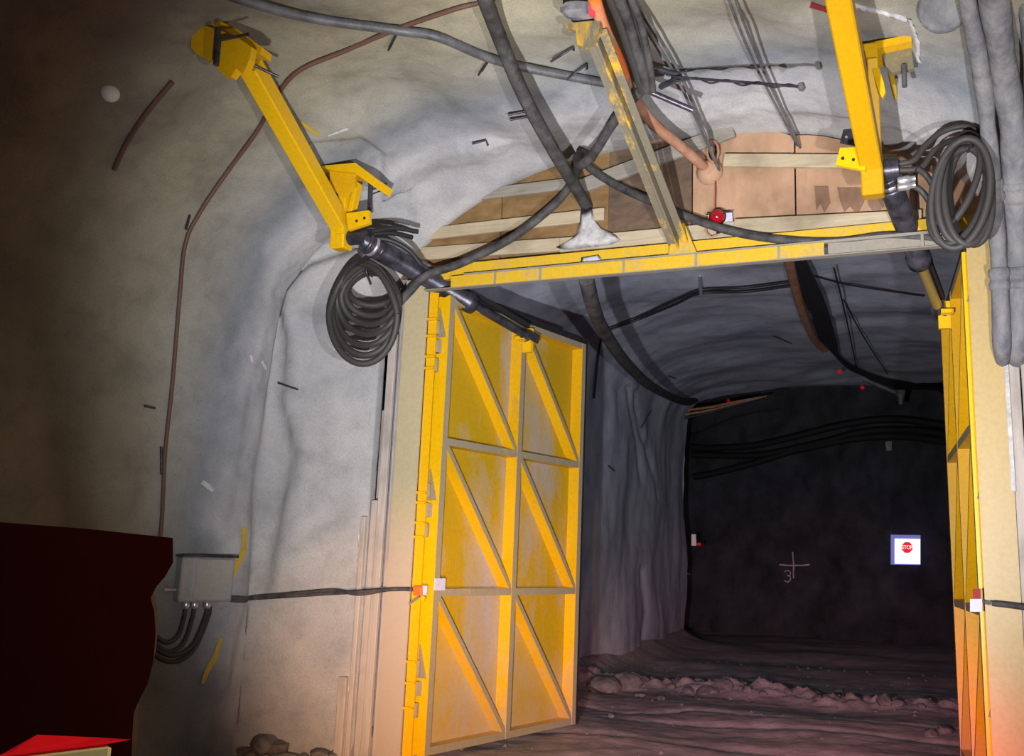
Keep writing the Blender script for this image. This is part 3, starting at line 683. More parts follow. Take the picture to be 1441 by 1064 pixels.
cable('earth_cable', on_wall([(240, 112), (205, 155), (178, 195), (158, 236)], .03), .022, 'brownwire', 'short dark red-brown cable piece on the wall right of the white marker')
# hoses into the plywood
mbh = MB().tube(smooth_path(on_wall([(812, -70)], .08) + pv_path([(833, -12), (850, 40), (870, 85), (888, 130), (918, 172), (958, 206), (997, 240)], -2.55, -.02)), .052, 10)
mbh.mi = [0 if i < 10 * 28 else 1 for i in range(len(mbh.f))]; mbh.mi[-1] = 1
build('air_hose', mbh, ['orange', 'tanhose'], label= 'orange hose beside the worn strut, dusty where it enters the plywood', cat='hose')
build('hose_collar', MB().lathe(PV(999, 243, -.005), -DV, [(.13, 0), (.13, .03), (.07, .10), (.055, .10)], 16), 'ply', label='tan collar where the orange hose enters the plywood', cat='collar')
for k, (dx, r, vt) in enumerate(((0, .05, -2.45), (10, .045, -2.5), (18, .035, -2.4), (27, .03, -2.45))):
    cable('power_cable', on_wall([(836 + dx, -90)], .08) + pv_path([(858 + dx, -10), (872 + dx, 25), (884 + dx * .9, 60), (896 + dx * .7, 95), (905 + dx * .5, 128)], vt, -1.5), r, 'cable' if k % 2 else 'hose',
          ('thickest black cable right beside the orange hose', 'second black cable from the orange hose in the bundle', 'third black cable from the orange hose in the bundle', 'black cable on the outer right of the bundle beside the orange hose')[k], group='cables bundled right of the orange hose')
cable('power_cable', pv_path([(905, 124), (880, 150), (858, 180), (838, 212), (818, 232), (812, 225), (818, 216), (835, 222)], -1.5, -.2), .045, 'cable', 'black cable looping under the bundle to the plywood edge')
cable('power_cable', pv_path([(818, 222), (835, 240), (870, 262), (920, 285), (975, 308), (1040, 328), (1110, 338), (1180, 340), (1250, 332), (1325, 336)], -.10, -.16), .042, 'cable', 'black cable sagging across the plywood below the red lamp')
cable('power_cable', pv_path([(548, 440), (575, 412), (600, 388), (650, 370), (720, 335), (780, 288), (806, 254), (816, 226)], -.55, -.10), .045, 'cable', 'black cable rising from the left coil across the planks')
for a, b, c_ in (((880, -8), (950, 105), (1008, 232)), ((890, -8), (957, 105), (1012, 240))):
    cable('wire_rope', [HIT(a[0] - 30, -70, .0), PV(*a, -2.35), PV(*b, -1.2), PV(*c_, -.05)], .014, 'greysteel', '%s thin grey wire rope of the pair slanting past the twisted wire' % ('left' if c_[0] < 1010 else 'right'), 'wire', 'pair of thin ropes right of the cable bundle', 6)
for a, b, c_ in (((1022, -8), (1062, 90), (1122, 205)), ((1032, -8), (1070, 90), (1126, 208))):
    cable('steel_wire', [HIT(a[0] - 25, -70, .0), PV(*a, -2.35), PV(*b, -1.2), PV(*c_, -.02)], .012, 'greysteel', '%s thin steel wire of the pair to the plywood top' % ('left' if c_[0] < 1124 else 'right'), 'wire', 'pair of wires to the plywood top', 6)
tw = []
for k in range(60): 
    t = k / 59; p = PV(lerp(945, 1128, t), lerp(110, 123, t) + 3 * math.sin(t * 26), -1.3 - .3 * t); tw.append(p)
g = thing('twisted_wire', PV(1036, 118, -1.4), 'twisted wire strung level under the roof with a knob at its end', 'wire')
build('strand', MB().tube([PV(945, 108, -1.3), PV(1128, 122, -1.6)], .012, 6), 'oily', g); build('strand', MB().tube(tw, .009, 5), 'oily', g)
build('knob', MB().lathe(PV(1128, 122, -1.6), -DV, [(.015, -.05), (.03, -.02), (.03, .02), (.015, .04)], 10), 'greysteel', g)
for a, b in (((908, 92), (955, 106)), ((905, 125), (975, 155)), ((930, 122), (955, 110))):
    cable('bar_stub', [PV(*a, -1.45), lerp(PV(*a, -1.45), PV(*b, -1.25), .5), PV(*b, -1.25)], .026, 'oily', 'short black bar end beside the rope knot, %s' % ('topmost' if b[1] == 106 else 'longest and lowest' if b[1] == 155 else 'shortest, in the middle'), 'bar', 'black bar ends beside the rope knot')
# hoses by the rope end
lp = [PV(1003 + 8 * math.cos(t), 213 + 15 * math.sin(t), -.1) for t in np.linspace(0, 6.28, 14)]
build('wire_loop', MB().tube(lp, .014, 6), 'tanhose', label='small tan loop hanging from the rope above the collar', cat='wire')
build('red_tape', MB().prism([PV(828, -6, -2.5), PV(835, -6, -2.5), PV(836, 22, -2.4), PV(829, 22, -2.4)], DV * .02), 'redtape', label='short red tape strip at the top of the orange hose', cat='tape')
# red string and lamp on the bulkhead
lm = thing('signal_lamp', PV(1010, 310, -.06), 'small round red lamp on a white plate fixed to the plywood', 'lamp')
build('back_plate', MB().prism([PV(996, 300, -.06), PV(1030, 298, -.06), PV(1031, 311, -.06), PV(997, 314, -.06)], DV * .03), 'tag', lm, 'white mounting plate')
build('lens', MB().lathe(PV(1010, 306, -.07), -DV, [(.075, 0), (.075, .03), (.06, .06), (.03, .085), (.005, .09)], 20), 'redlens', lm)
build('bezel', MB().lathe(PV(1010, 306, -.065), -DV, [(.082, 0), (.086, .015), (.078, .03)], 20), 'darkredglow', lm)
build('stem', MB().tube([PV(1011, 315, -.09), PV(1011, 328, -.09)], .02, 8), 'rubber', lm)
build('pigtail', MB().tube(smooth_path([PV(994, 316, -.1), PV(994, 326, -.1), PV(1001, 333, -.1), PV(1009, 330, -.1)]), .010, 6), 'tanhose', lm)
build('shield', MB().bar(PV(993, 302, -.1), PV(1031, 298, -.1), .01, .01), 'oily', lm)
build('lamp_wire', MB().tube([PV(1006, 235, -.04), PV(1007, 270, -.04), PV(1006, 297, -.05)], .006, 5), 'redmark', lm)

# hose coils
cl = thing('hose_coil', PV(512, 440, -.65), 'black hose coil hanging under the left ram against the wall', 'hose coil')
for k, (cx_, top, bot, rx) in enumerate(((511, 372, 512, 48), (513, 368, 500, 46), (515, 374, 486, 45), (518, 372, 470, 44), (520, 376, 456, 40), (522, 380, 444, 36), (524, 384, 430, 34))):
    P = []
    for t in np.linspace(0, 2 * math.pi, 41):
        w_ = .72 + .28 * (math.sin(t) > -.2) + 0 * t
        x = cx_ + rx * math.cos(t) * (1 - .22 * max(-math.sin(t), 0)); y = (top + bot) / 2 + (bot - top) / 2 * math.sin(t)
        P.append(PV(x, y, -.78 + .035 * k + .05 * math.sin(t * 2 + k)))
    build('hose_loop', MB().tube(P, .033, 8, False), 'hose', cl)
build('hanger', MB().tube(smooth_path([PV(503, 352, -.85), PV(512, 366, -.8), PV(516, 384, -.72), PV(522, 400, -.7)]), .012, 6), 'oily', cl)
for k, pts in enumerate(([(512, 345), (520, 358), (505, 372), (490, 385)], [(518, 335), (548, 338), (575, 352), (592, 372)], [(520, 330), (552, 328), (580, 334)], [(522, 326), (556, 321), (588, 326)])):  # last three hoses are added, standing where hose shadows fall
    cable('ram_hose', pv_path(pts, -.95, -.7 if k == 0 else -.55), .026, 'rubber', ('black hose dropping from the left ram into the coil', 'longest added hose right of the left ram, curving down, standing for a hose shadow', 'middle added stub right of the left ram, standing for a hose shadow', 'topmost added stub right of the left ram, standing for a hose shadow')[k], 'hose', 'hoses at the left ram')
cr_ = thing('hose_coil', PV(1358, 350, -.75), 'black hose coil hanging at the head of the right post', 'hose coil')
for k, (cx_, cy_, rx, ry, rot) in enumerate(((1352, 272, 40, 78, .18), (1356, 268, 36, 74, .10), (1362, 266, 34, 78, 0), (1348, 276, 36, 70, .30), (1366, 276, 30, 68, -.08), (1345, 262, 24, 66, .42))):
    P = []
    for t in np.linspace(0, 2 * math.pi, 41):
        x0, y0 = rx * math.cos(t), ry * math.sin(t); x = cx_ + x0 * math.cos(rot) - y0 * math.sin(rot); y = cy_ + x0 * math.sin(rot) + y0 * math.cos(rot)
        P.append(PV(x, y, -1.05 + .04 * k + .06 * math.sin(t + k)))
    build('hose_loop', MB().tube(P, .030, 8, False), 'hose', cr_)
build('hanger', MB().tube(smooth_path([PV(1384, 188, -.7), PV(1370, 196, -1.0), PV(1362, 214, -1.05)]), .012, 6), 'oily', cr_)
for k, pts in enumerate(([(1252, 232), (1285, 226), (1302, 205), (1325, 186), (1355, 178), (1385, 186)], [(1255, 240), (1295, 236), (1315, 212), (1345, 196), (1388, 196)], [(1262, 262), (1285, 262), (1302, 275), (1318, 305)], [(1290, 236), (1306, 250), (1322, 280)])):
    cable('ram_hose', pv_path(pts, -.9, -.75), .026, 'hose', ('topmost black hose arching to the pipes from the right ram', 'second black hose arching below the topmost at the right ram', 'black hose dropping from the lower bright fitting of the right ram', 'short black hose between the arches and the right coil')[k], 'hose', 'hoses at the right ram')
for y in (255, 264):
    build('hose_fitting', MB().lathe(PV(1263, y, -.95), (PV(1281, y - 3, -.95) - PV(1263, y, -.95)), [(.028, 0), (.034, .01), (.034, .09), (.024, .10), (.024, .14)], 10), 'steel', label='%s bright steel hose fitting on the right ram' % ('upper' if y == 255 else 'lower'), cat='fitting', group='bright fittings at the right ram')

# inner services
for k, dy in enumerate((0, 6)):
    cable('inner_cable', on_wall([(853, 456 + dy * .3), (900, 437 + dy * .6), (950, 414 + dy), (985, 400 + dy * .7), (1050, 396 + dy), (1118, 387 + dy)], .10), .022, 'rubber', '%s thin black cable of two strung under the inner roof through the clip' % ('upper', 'lower')[k], group='pair of cables under the inner roof')
build('cable_clip', MB().tube([HIT(985, 388, .0), HIT(985, 403, .14)], .03, 8), 'steel', label='bright bolt clip holding two cables under the inner roof', cat='clip')
cable('inner_cable', on_wall([(846, 460), (838, 490), (830, 560)], .08), .02, 'rubber', 'thin dark cable down the inner wall just past the left leaf')
cable('inner_hose', on_wall([(1106, 335), (1122, 400), (1132, 435), (1146, 468), (1160, 482)], .14), .08, 'tanhose', 'reddish-brown hose hanging under the inner roof', 'hose')
for k in range(4):
    cable('inner_cable', on_wall([(1110 + 4 * k, 335), (1134 + 6 * k, 400), (1146 + 6 * k, 435), (1158 + 5 * k, 468), (1176 + k, 490), (1205, 516 - 2 * k), (1262, 540 - 4 * k), (1340, 556 - 5 * k)], .12 + .02 * k), .05, 'rubber', '%s black cable of four in the sagging bundle under the inner roof' % ('leftmost', 'second', 'third', 'rightmost')[k], group='cable bundle under the inner roof')
cable('inner_cable', on_wall([(1172, 362), (1190, 440), (1206, 512)], .15), .014, 'rubber', 'thin straight wire crossing the inner roof beside the bundle', 'wire')
cable('inner_cable', on_wall([(1186, 412), (1215, 465), (1250, 520)], .12), .012, 'rubber', 'thin slack wire right of the straight one under the inner roof', 'wire')
cable('inner_cable', on_wall([(1148, 382), (1200, 395), (1300, 410)], .08), .014, 'rubber', 'thin wire to the right leaf under the inner roof', 'wire')
g = thing('marker_horn', PV(1240, 545, 16.5), 'grey conduit ending in a small bell beyond the inner bundle', 'pipe')
build('pipe', MB().tube([PV(1216, 534, 16.4), PV(1262, 553, 16.4)], .06, 8), 'greysteel', g)
build('bell', MB().lathe(PV(1267, 550, 16.4), np.array([0, 0, -1.]), [(.16, 0), (.14, .02), (.06, .28), (.06, .36)], 12), 'greysteel', g)
for k, pts in enumerate(([(972, 629), (1000, 631), (1060, 627), (1120, 614), (1190, 597), (1260, 590), (1345, 601)], [(974, 640), (1010, 641), (1070, 640), (1150, 624), (1220, 607), (1290, 606), (1345, 614)], [(976, 671), (1000, 667), (1060, 652), (1120, 634), (1200, 618), (1270, 614), (1345, 624)])):
    cf_ = np.polyfit([x for x, y in pts], [UVZ(HIT(x, y))[1] for x, y in pts], 2)
    cable('water_hose', [PV(x, y, float(np.polyval(cf_, x)) - .5) for x, y in pts], .11, 'rubber', 'thick black hose slung along the far rock wall, %s of three' % ('topmost', 'middle', 'lowest')[k], 'hose', 'hoses along the far wall')
cable('inner_cable', on_wall([(972, 611), (985, 610), (1040, 588), (1100, 575)], .1), .03, 'rubber', 'thin cable on the far wall above the three hoses')
for k, yy in enumerate((0, 6, 11)):
    cable('inner_hose', [PV(960, 578 + yy, 16.6), PV(1000, 573 + yy * .7, 16.8), PV(1032, 566 + yy * .5, 17), PV(1080, 558, 17)], .035, 'tanhose' if k < 2 else 'rubber', ('upper brown hose crossing the inner corner', 'lower brown hose crossing the inner corner', 'black hose under the brown ones at the inner corner')[k], 'hose', 'hoses at the inner corner')
for k, (x, y, lb) in enumerate(((1028, 567, 'red glint reflector on the brown hoses at the inner corner'), (1180, 505, 'red reflector hanging beside the sagging bundle'), (1212, 530, 'red reflector at the foot of the sagging bundle'), (984, 766, 'red reflector beside the white marker on the inner left corner'))):
    build('reflector', MB().lathe(HIT(x, y, .3) if k < 3 else PV(x, y, 16.7), -DV, [(.05, 0), (.05, .03), (.02, .05)], 10), 'redglow', label=lb, cat='reflector')  # reflectors glow by emission instead of returning lamp light
build('corner_marker', MB().prism([PV(973, 752, 16.7), PV(979, 752, 16.7), PV(980, 768, 16.7), PV(973, 768, 16.7)], DV * .03), 'white', label='small white marker plate on the edge of the inner left corner', cat='marker')
build('wall_plate', MB().prism([HIT(1248, 622, .06), HIT(1256, 622, .06), HIT(1256, 634, .06), HIT(1248, 634, .06)], -DV * .04), 'greyplas', label='small grey plate under the three hoses on the far wall', cat='plate')

# stop sign on the far wall, its reflected headlight put in as emission
sg_o = HIT(1277, 775, .0); sv_ = UVZ(sg_o)[1] - .45
sgn_ = thing('stop_sign', PV(1277, 794, sv_), 'reflective white square sign, given its own glow, with a red STOP octagon on the dark far wall', 'sign')
def sq(x0, y0, x1, y1, v): return [PV(x0, y0, v), PV(x1, y0 + .6, v), PV(x1, y1, v), PV(x0, y1 - .6, v)]
build('glow_backing', MB().prism(sq(1253.5, 752.5, 1295, 795, sv_ + .03), DV * .25), 'signblue', sgn_, 'bluish glowing backing, the halo beside the face')
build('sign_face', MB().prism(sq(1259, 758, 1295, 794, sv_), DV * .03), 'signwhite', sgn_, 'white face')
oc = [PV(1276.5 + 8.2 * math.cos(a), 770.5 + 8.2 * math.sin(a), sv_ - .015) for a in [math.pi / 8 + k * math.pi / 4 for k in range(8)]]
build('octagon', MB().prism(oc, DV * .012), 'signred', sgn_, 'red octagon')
def text_mesh(txt, size, org, ax, ay, nrm, mat, parent, name, label=None, ext=.004):
    cu = bpy.data.curves.new('txt', 'FONT'); cu.body = txt; cu.size = size; cu.align_x = 'CENTER'; cu.align_y = 'CENTER'; cu.extrude = ext
    ob = bpy.data.objects.new('txt', cu); COL.objects.link(ob)
    bpy.context.view_layer.update()
    me = bpy.data.meshes.new_from_object(ob.evaluated_get(bpy.context.evaluated_depsgraph_get()))
    mb = MB(); mb.add([org + v.co.x * ax + v.co.y * ay + v.co.z * nrm for v in me.vertices], [tuple(p.vertices) for p in me.polygons])
    bpy.data.objects.remove(ob); bpy.data.curves.remove(cu); bpy.data.meshes.remove(me)
    return build(name, mb, mat, parent, label)
px_m = np.linalg.norm(PV(1277, 770, sv_) - PV(1276, 770, sv_))
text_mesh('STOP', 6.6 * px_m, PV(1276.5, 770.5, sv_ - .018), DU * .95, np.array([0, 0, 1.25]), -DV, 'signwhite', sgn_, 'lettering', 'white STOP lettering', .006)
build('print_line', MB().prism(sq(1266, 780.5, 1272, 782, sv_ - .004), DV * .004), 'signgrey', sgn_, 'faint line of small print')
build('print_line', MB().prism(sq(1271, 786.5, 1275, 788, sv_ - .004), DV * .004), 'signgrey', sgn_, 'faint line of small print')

# painted and chalked marks lying on the rock
def mark(name, parent, pts, width, mat, label, off=.012, sub=5):
    pp = []
    for (a, b) in zip(pts[:-1], pts[1:]): pp += [(lerp(a[0], b[0], k / sub), lerp(a[1], b[1], k / sub)) for k in range(sub)]
    pp.append(pts[-1]); vs = []
    for i, (x, y) in enumerate(pp):
        a = pp[max(i - 1, 0)]; b = pp[min(i + 1, len(pp) - 1)]; dx, dy = b[0] - a[0], b[1] - a[1]; l = math.hypot(dx, dy) + 1e-9
        w_ = (width[min(int(i / sub), len(width) - 1)] if isinstance(width, (list, tuple)) else width) * (.8 + .5 * abs(noise.noise(Vector((x * .3, y * .3, 2)))))
        vs += [HIT(x - dy / l * w_ / 2, y + dx / l * w_ / 2, off), HIT(x + dy / l * w_ / 2, y - dx / l * w_ / 2, off)]
    n = len(pp); return build(name, MB().add(vs, [(2 * i, 2 * i + 1, 2 * i + 3, 2 * i + 2) for i in range(n - 1)], 0, True), mat, parent, label)
WL = STRUCT['wall_left']
mark('paint_streak', WL, [(343, 742), (342, 775), (328, 805), (321, 826)], [7, 8, 7, 6], 'yellowmark', 'yellow paint streak beside the junction box')
mark('paint_streak', WL, [(310, 898), (302, 925), (290, 945), (284, 962)], [6, 8, 6, 5], 'yellowmark', 'yellow paint streak below the junction box')
mark('paint_streak', STRUCT['ceiling'], [(424, 170), (436, 180), (450, 190)], 5, 'yellowmark', 'yellow paint streak near the left strut')
mark('paint_streak', STRUCT['ceiling'], [(1140, 5), (1156, 10), (1174, 14)], 9, 'redmark', 'red paint dash at the top edge')
mark('pale_fleck', WL, [(352, 500), (354, 510)], 4, 'chalk', 'pale fleck'); mark('pale_fleck', WL, [(367, 508), (373, 520)], 4, 'chalk', 'pale fleck')
mark('pale_fleck', WL, [(283, 678), (300, 690)], 8, 'grout', 'pale smear'); mark('pale_fleck', WL, [(462, 190), (490, 180)], 3, 'grout', 'pale scrape')
build('plaster_crust', rim([(503, 752), (506, 800), (501, 850), (503, 900), (497, 945)], (4, 1), .03), 'grout', WL, 'white plaster crust along the boards')
build('plaster_crust', rim([(478, 985), (484, 970), (498, 960)], (3, 5), .03), 'grout', WL, 'white plaster crust along the boards')
WF = STRUCT['wall_far']
mark('chalk_line', WF, [(1097, 795), (1118, 796), (1139, 795)], 2.0, 'chalk', 'chalk cross', .03)
mark('chalk_line', WF, [(1116, 777), (1117, 797), (1117, 814)], 2.0, 'chalk', 'chalk cross', .03)
mark('chalk_line', WF, [(1104, 804), (1109, 802), (1113, 805), (1112, 809), (1108, 810), (1112, 811), (1113, 815), (1109, 819), (1104, 817)], 1.6, 'chalk', 'chalk figure 3', .03)
mark('chalk_line', STRUCT['wall_inner_left'], [(957, 807), (971, 808)], 2.2, 'chalk', 'chalk dash', .02)

# ------------------------------------------------------------------ left wall fittings
build('wall_marker', MB().lathe(HIT(155, 132, .0), (CAM - HIT(155, 132)) * np.array([1, 1, .6]), [(.065, -.02), (.072, .02), (.065, .04), (.04, .06), (.01, .065)], 20), 'white', label='round white marker on the dark wall left of the roof plate', cat='marker')
jb_c = HIT(280, 815, .0); n_ = np.array(DU) * .9 - DV * .44; n_ /= np.linalg.norm(n_); sx = np.cross(np.array([0, 0, 1.]), n_); pjb = np.linalg.norm(jb_c - CAM) / FPX
jb = thing('junction_box', jb_c + n_ * .1, 'grey steel junction box on the left wall beside the dark bodywork', 'box')
jc = jb_c + n_ * .11
J = lambda dx, dy, dn=0: jc + sx * dx + np.array([0, 0, 1.]) * dy + n_ * dn
build('housing', MB().box(jc, sx, np.array([0, 0, 1.]), n_, .255, .21, .10), 'greyplas', jb, bevel=.012)
build('cover', MB().box(J(.06, 0, .105), sx, np.array([0, 0, 1.]), n_, .175, .195, .012), 'greyplas', jb, bevel=.006)
build('top_strip', MB().box(J(0, .222, .02), sx, np.array([0, 0, 1.]), n_, .265, .012, .13), 'oily', jb)  # dark strip along the top of the box
build('hinge_strip', MB().box(J(-.125, 0, .115), sx, np.array([0, 0, 1.]), n_, .012, .2, .014), 'steel', jb, 'bright hinge strip')
for dx in (-.14, .06, -.06): build('gland', MB().lathe(J(dx, -.21), np.array([0, 0, -1.]), [(.03, 0), (.036, .02), (.036, .05), (.022, .07)], 10), 'steel', jb)
build('side_stub', MB().tube([J(-.25, -.1), J(-.36, -.1)], .02, 8), 'steel', jb)
for k, (dx, w_, dd) in enumerate(((-.14, .34, .33), (-.06, .42, .42), (.06, .55, .46), (.09, .60, .52))):
    P = [J(dx, -.26), J(dx - .02, -.36, .03), J(dx - w_ * .3, -.26 - dd * .75, .16), J(dx - w_ * .65, -.26 - dd * .92, .22), J(dx - w_ * 1.0, -.26 - dd * .7, .24), J(dx - w_ * 1.15, -.26 - dd * .3, .16), J(dx - w_ * 1.1, -.2, -.12)]
    cable('box_cable', P, .022, 'hose', '%s black cable looping below the grey junction box' % ('innermost', 'second', 'third', 'outermost')[k], group='cables under the junction box')
for k in (0, 1):
    cable('gate_cable', [J(.22, -.17 - .02 * k, .03), J(.36, -.18 - .02 * k, .14)] + on_wall([(360, 845 - k * 2), (420, 838 - 3 * k), (470, 836 - 4 * k)], .07) + [PV(505, 833 + 3 * k, -.25), PV(545, 830, -.22), PV(576, 829, -.2)], .019, 'cable', '%s dark cable of two from the junction box to the left post' % ('upper', 'lower')[k], group='cables to the left post')
sw = thing('limit_switch', PV(586, 832, -.18), 'orange limit switch with grey plates on the left post', 'switch')
build('body', MB().prism([PV(581, 825, -.2), PV(592, 825, -.2), PV(592, 838, -.2), PV(581, 838, -.2)], DV * .07), 'redor', sw, bevel=.004)
build('lever', MB().bar(PV(577, 850, -.2), PV(590, 840, -.2), .02, .02), 'steel', sw)
build('roller', MB().lathe(PV(597, 842, -.2), -DV, [(.022, 0), (.022, .03)], 10), 'yellow2', sw)
build('target_plate', MB().prism([PV(594, 824, -.16), PV(601, 824, -.16), PV(600, 838, -.16), PV(593, 838, -.16)], DV * .02), 'tag', sw)
build('gland', MB().tube([PV(564, 829, -.19), PV(581, 830, -.19)], .018, 8), 'greysteel', sw)
p = ptL(.02, -.02, 0); 
build('switch_plate', MB().prism([ptL(-.02, -.015, 1.66), ptL(.13, -.015, 1.66), ptL(.13, -.015, 1.78), ptL(-.02, -.015, 1.78)], DU * .012), 'tag', gl, 'pale grey plate on the hinge stile')
sw2 = thing('limit_switch', PV(1380, 858, -.2), 'pale grey plate with red tape on the right post', 'switch')
build('target_plate', MB().prism([PV(1365, 843, -.2), PV(1382, 843, -.2), PV(1382, 861, -.2), PV(1365, 861, -.2)], DV * .03), 'tag', sw2)
build('tape', MB().prism([PV(1369, 829, -.19), PV(1380, 829, -.19), PV(1380, 843, -.19), PV(1369, 843, -.19)], DV * .02), 'redmark', sw2, 'dark red tape')
for k in (0, 1): build('wire_tail', MB().tube(smooth_path([PV(1383, 845 + 3 * k, -.2), PV(1390, 850 - 4 * k, -.22), PV(1398, 849, -.22)]), .008, 6), 'greysteel', sw2)
cable('gate_cable', [PV(1397, 849, -.22), PV(1415, 851, -.25), PV(1445, 855, -.3), PV(1480, 858, -.4)], .024, 'cable', 'dark cable leaving the right post to the right')

# rebar pins sticking out of the roof
for k, (a, b, c_) in enumerate((((672, 92), (690, 74), None), ((676, 86), (692, 72), None), ((717, 151), (742, 152), None), ((718, 159), (744, 160), None), ((775, 72), (808, 60), (808, 68)), ((798, 99), (826, 84), (826, 94)), ((545, 56), (560, 40), None), ((666, 195), (684, 196), (687, 205)), ((400, 545), (421, 546), None), ((192, 572), (214, 575), None), ((216, 632), (224, 668), None), ((255, 318), (264, 300), None), ((1088, 466), (1114, 481), None), ((896, 602), (914, 577), None), ((849, 655), (862, 663), None), ((938, 524), (951, 531), None))):
    P = [HIT(*a, .10), HIT(*b, .04)] + ([HIT(*c_, .02)] if c_ else [])
    build('rebar_pin', MB().tube(P, .011, 6), 'oily', label='bent rebar pin in the lining, ' + ('upper of two near the conduit', 'lower of two near the conduit', 'upper of two beside the middle of the thick cable', 'lower of two beside the middle of the thick cable', 'long hook left of the worn strut plate', 'lower hook at the worn strut over the conduit', 'where the brown cable meets the conduit', 'single hook in mid roof above the planks', 'on the left wall beside the hose coil', 'left of the brown cable, halfway down', 'lowest, against the brown cable', 'at the bend of the brown cable', 'in the inner roof left of the sagging bundle', 'slanting on the inner left wall', 'small, just right of the left leaf', 'at the inner roof edge beside the thick cable')[k], cat='pin', group='rebar pins in the sprayed lining')
build('bolt_plate', MB().lathe(HIT(1328, 10, .0), CAM - HIT(1328, 10), [(.19, -.05), (.185, .03), (.16, .05), (.04, .07), (.01, .07)], 20), 'pipe', label='round sprayed-over bolt plate at top right beside the pipes', cat='plate')

# ------------------------------------------------------------------ pipes down the right wall
def lumpy_pipe(pts, r, label):
    P = smooth_path(pts, 14); rs = [r * (1 + .22 * noise.noise(Vector(p) * 3.0) + .05 * noise.noise(Vector(p) * 9)) for p in P]
    g = thing('sprayed_pipe', P[-1], label, 'pipe', 'sprayed-over pipes on the right wall')
    build('pipe', MB().tube(P, r, 16, True, 0, rs), 'pipe', g)
    for k in (int(len(P) * .58), int(len(P) * .72)):
        t = P[k + 1] - P[k]; t = t / np.linalg.norm(t)
        build('coupling', MB().lathe(P[k], t, [(r * 1.1, -.09), (r * 1.3, -.08), (r * 1.3, -.03), (r * 1.16, -.02), (r * 1.16, .02), (r * 1.3, .03), (r * 1.3, .08), (r * 1.1, .09)], 14), 'pipe', g)
for (xa, r, v0, v1, lb) in (((1352, 1361, 1383, 1392, 1404, 1410), .066, -2.2, -.50, 'leftmost grey sprayed pipe, next to the right hose coil'),
                            ((1390, 1399, 1415, 1427, 1432, 1432), .10, -2.2, -.42, 'wide grey sprayed pipe second from the right hose coil'),
                            ((1452, 1456, 1462, 1468, 1474, 1476), .10, -2.1, -.40, 'rightmost grey sprayed pipe, cut by the picture edge')):
    lumpy_pipe([PV(x, y, lerp(v0, v1, t)) for x, y, t in zip(xa, (-40, 0, 113, 200, 340, 480), (0, .12, .5, .72, 1, 1.1))] + [PV(xa[5] + 2, 520, v1 + .6)], r, lb)

# ------------------------------------------------------------------ dark machine at lower left
vv_ = -7.3
vb = thing('machine_body', PV(100, 1064, vv_) * np.array([1, 1, 0]), 'dark machine bodywork, red lamp glow in its colour, with a notched edge at lower left', 'machine')
out = [(-160, 716), (0, 735), (120, 744), (243, 757), (243, 792), (232, 812), (218, 828), (212, 842), (217, 860), (219, 890), (216, 930), (208, 962), (196, 985), (188, 1004), (186, 1040), (185, 1075)]
build('side_panel', MB().prism([PV(x, y, vv_) for x, y in out] + [PV(183, 1100, vv_) * np.array([1, 1, 0]) + np.array([0, 0, .03]), PV(-160, 1100, vv_) * np.array([1, 1, 0]) + np.array([0, 0, .03])], np.array([1, 1, 0]) * ray(243, 860) / np.linalg.norm(ray(243, 860)) * .22), 'darkredglow', vb)
tp = thing('tail_lamp', PV(60, 1064, -7.5), 'pale yellow lamp housing with a glowing red top at the bottom left corner', 'lamp')
a_, b_, c_, d_ = PZ(-60, 1072, 1.02), PZ(158, 1046, 1.02), PZ(140, 1040, 1.02), PZ(38, 1034, 1.02)
A = PV(-30, 1069, -7.55); B = PV(158, 1046, -7.55); C2 = PV(158, 1046, -7.55) - np.array([0, 0, .10]); D2 = A - np.array([0, 0, .10])
build('housing', MB().prism([A, B, C2, D2], ray(60, 1060) / np.linalg.norm(ray(60, 1060)) * .21), 'paleyellow', tp, bevel=.006)
lens = MB().hexa([A, B, B + DV * .03, A + DV * .03, PV(18, 1058, -7.545), PV(156, 1043, -7.545), PV(140, 1038, -7.53), PV(52, 1034, -7.53)])
build('lens', lens, 'redglow', tp, 'glossy red lens')

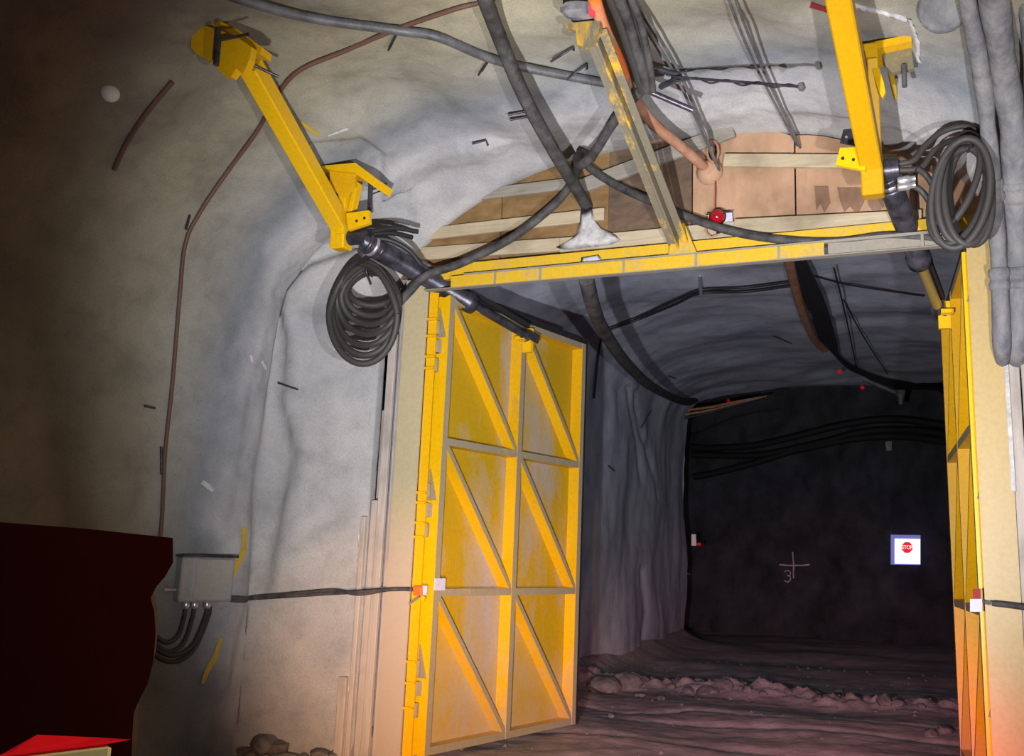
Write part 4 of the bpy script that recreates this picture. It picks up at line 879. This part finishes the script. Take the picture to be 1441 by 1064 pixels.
# ------------------------------------------------------------------ rocks and rubble
ORD = 'leftmost second third fourth fifth sixth seventh eighth ninth tenth eleventh twelfth thirteenth fourteenth fifteenth sixteenth seventeenth rightmost'.split()
GR = 'rocks lying along the muck ridge beyond the gate'
for k, (x, y, r) in enumerate(sorted(((997, 976, .15), (1018, 968, .19), (970, 974, .10), (945, 968, .09), (1052, 972, .11), (1075, 978, .08), (1180, 975, .08), (1246, 988, .15), (1220, 985, .07), (1262, 992, .08), (1296, 996, .07), (930, 985, .08), (1110, 975, .07), (860, 1010, .06), (1150, 985, .08), (1328, 1030, .12), (1310, 1036, .08), (900, 980, .08)))):
    build('rock', rock(HIT(x, y, .02), r, k + 1), 'rock', label='broken grey rock on the muck ridge, ' + (ORD[k] if k in (0, 17) else ORD[k] + ' from the left'), cat='rock', group=GR)
build('rock', rock(HIT(850, 975, .1), .30, 51), 'rock', label='big dark rock slab at the foot of the inner left wall', cat='rock')
build('rock', rock(HIT(880, 965, .05), .22, 52), 'rock', label='dark rock beside the big slab at the inner wall foot', cat='rock')
for k, (x, y, r) in enumerate(((378, 1044, .16), (392, 1050, .13), (360, 1058, .12), (405, 1062, .12), (455, 1058, .10), (475, 1062, .09), (350, 1068, .12), (430, 1066, .08))):
    build('rock', rock(HIT(x, y, .05), r, k + 80), 'rock', label='grey rock in the heap at the left wall foot, %s' % ('on its crest', 'right of the crest', 'left of the crest', 'low in the middle', 'near the boards', 'nearest the boards', 'at the left end', 'between crest and boards')[k], cat='rock', group='rocks at the foot of the left wall')
mb = MB()
for k in range(420):
    v = random.uniform(-1.0, 12); u = random.uniform(-.6, 5.2) if random.random() < .7 else in_par(max(v, 0))[0] + abs(random.gauss(.2, .3))
    if random.random() < .5: v = random.gauss(6.9, .5)
    h = BVH.ray_cast(Vector(W(u, v, 2.0)), Vector((0, 0, -1)))
    if h[0] is None: continue
    r = random.uniform(.012, .04); c = np.array(h[0]); rnd = random.Random(k)
    q = [c + r * np.array([rnd.uniform(-1.2, 1.2), rnd.uniform(-1.2, 1.2), rnd.uniform(-.5, 1)]) for _ in range(2)] + [c + r * np.array(o) for o in ((-1, -.3, 0), (.8, -.8, .1), (.5, 1, 0), (0, 0, .9))]
    mb.add(q[2:], [(0, 1, 3), (1, 2, 3), (2, 0, 3), (0, 2, 1)])
build('rubble', mb, 'rock', label='fine broken rock scattered over the muddy floor beyond the gate', cat='rubble', kind='stuff')
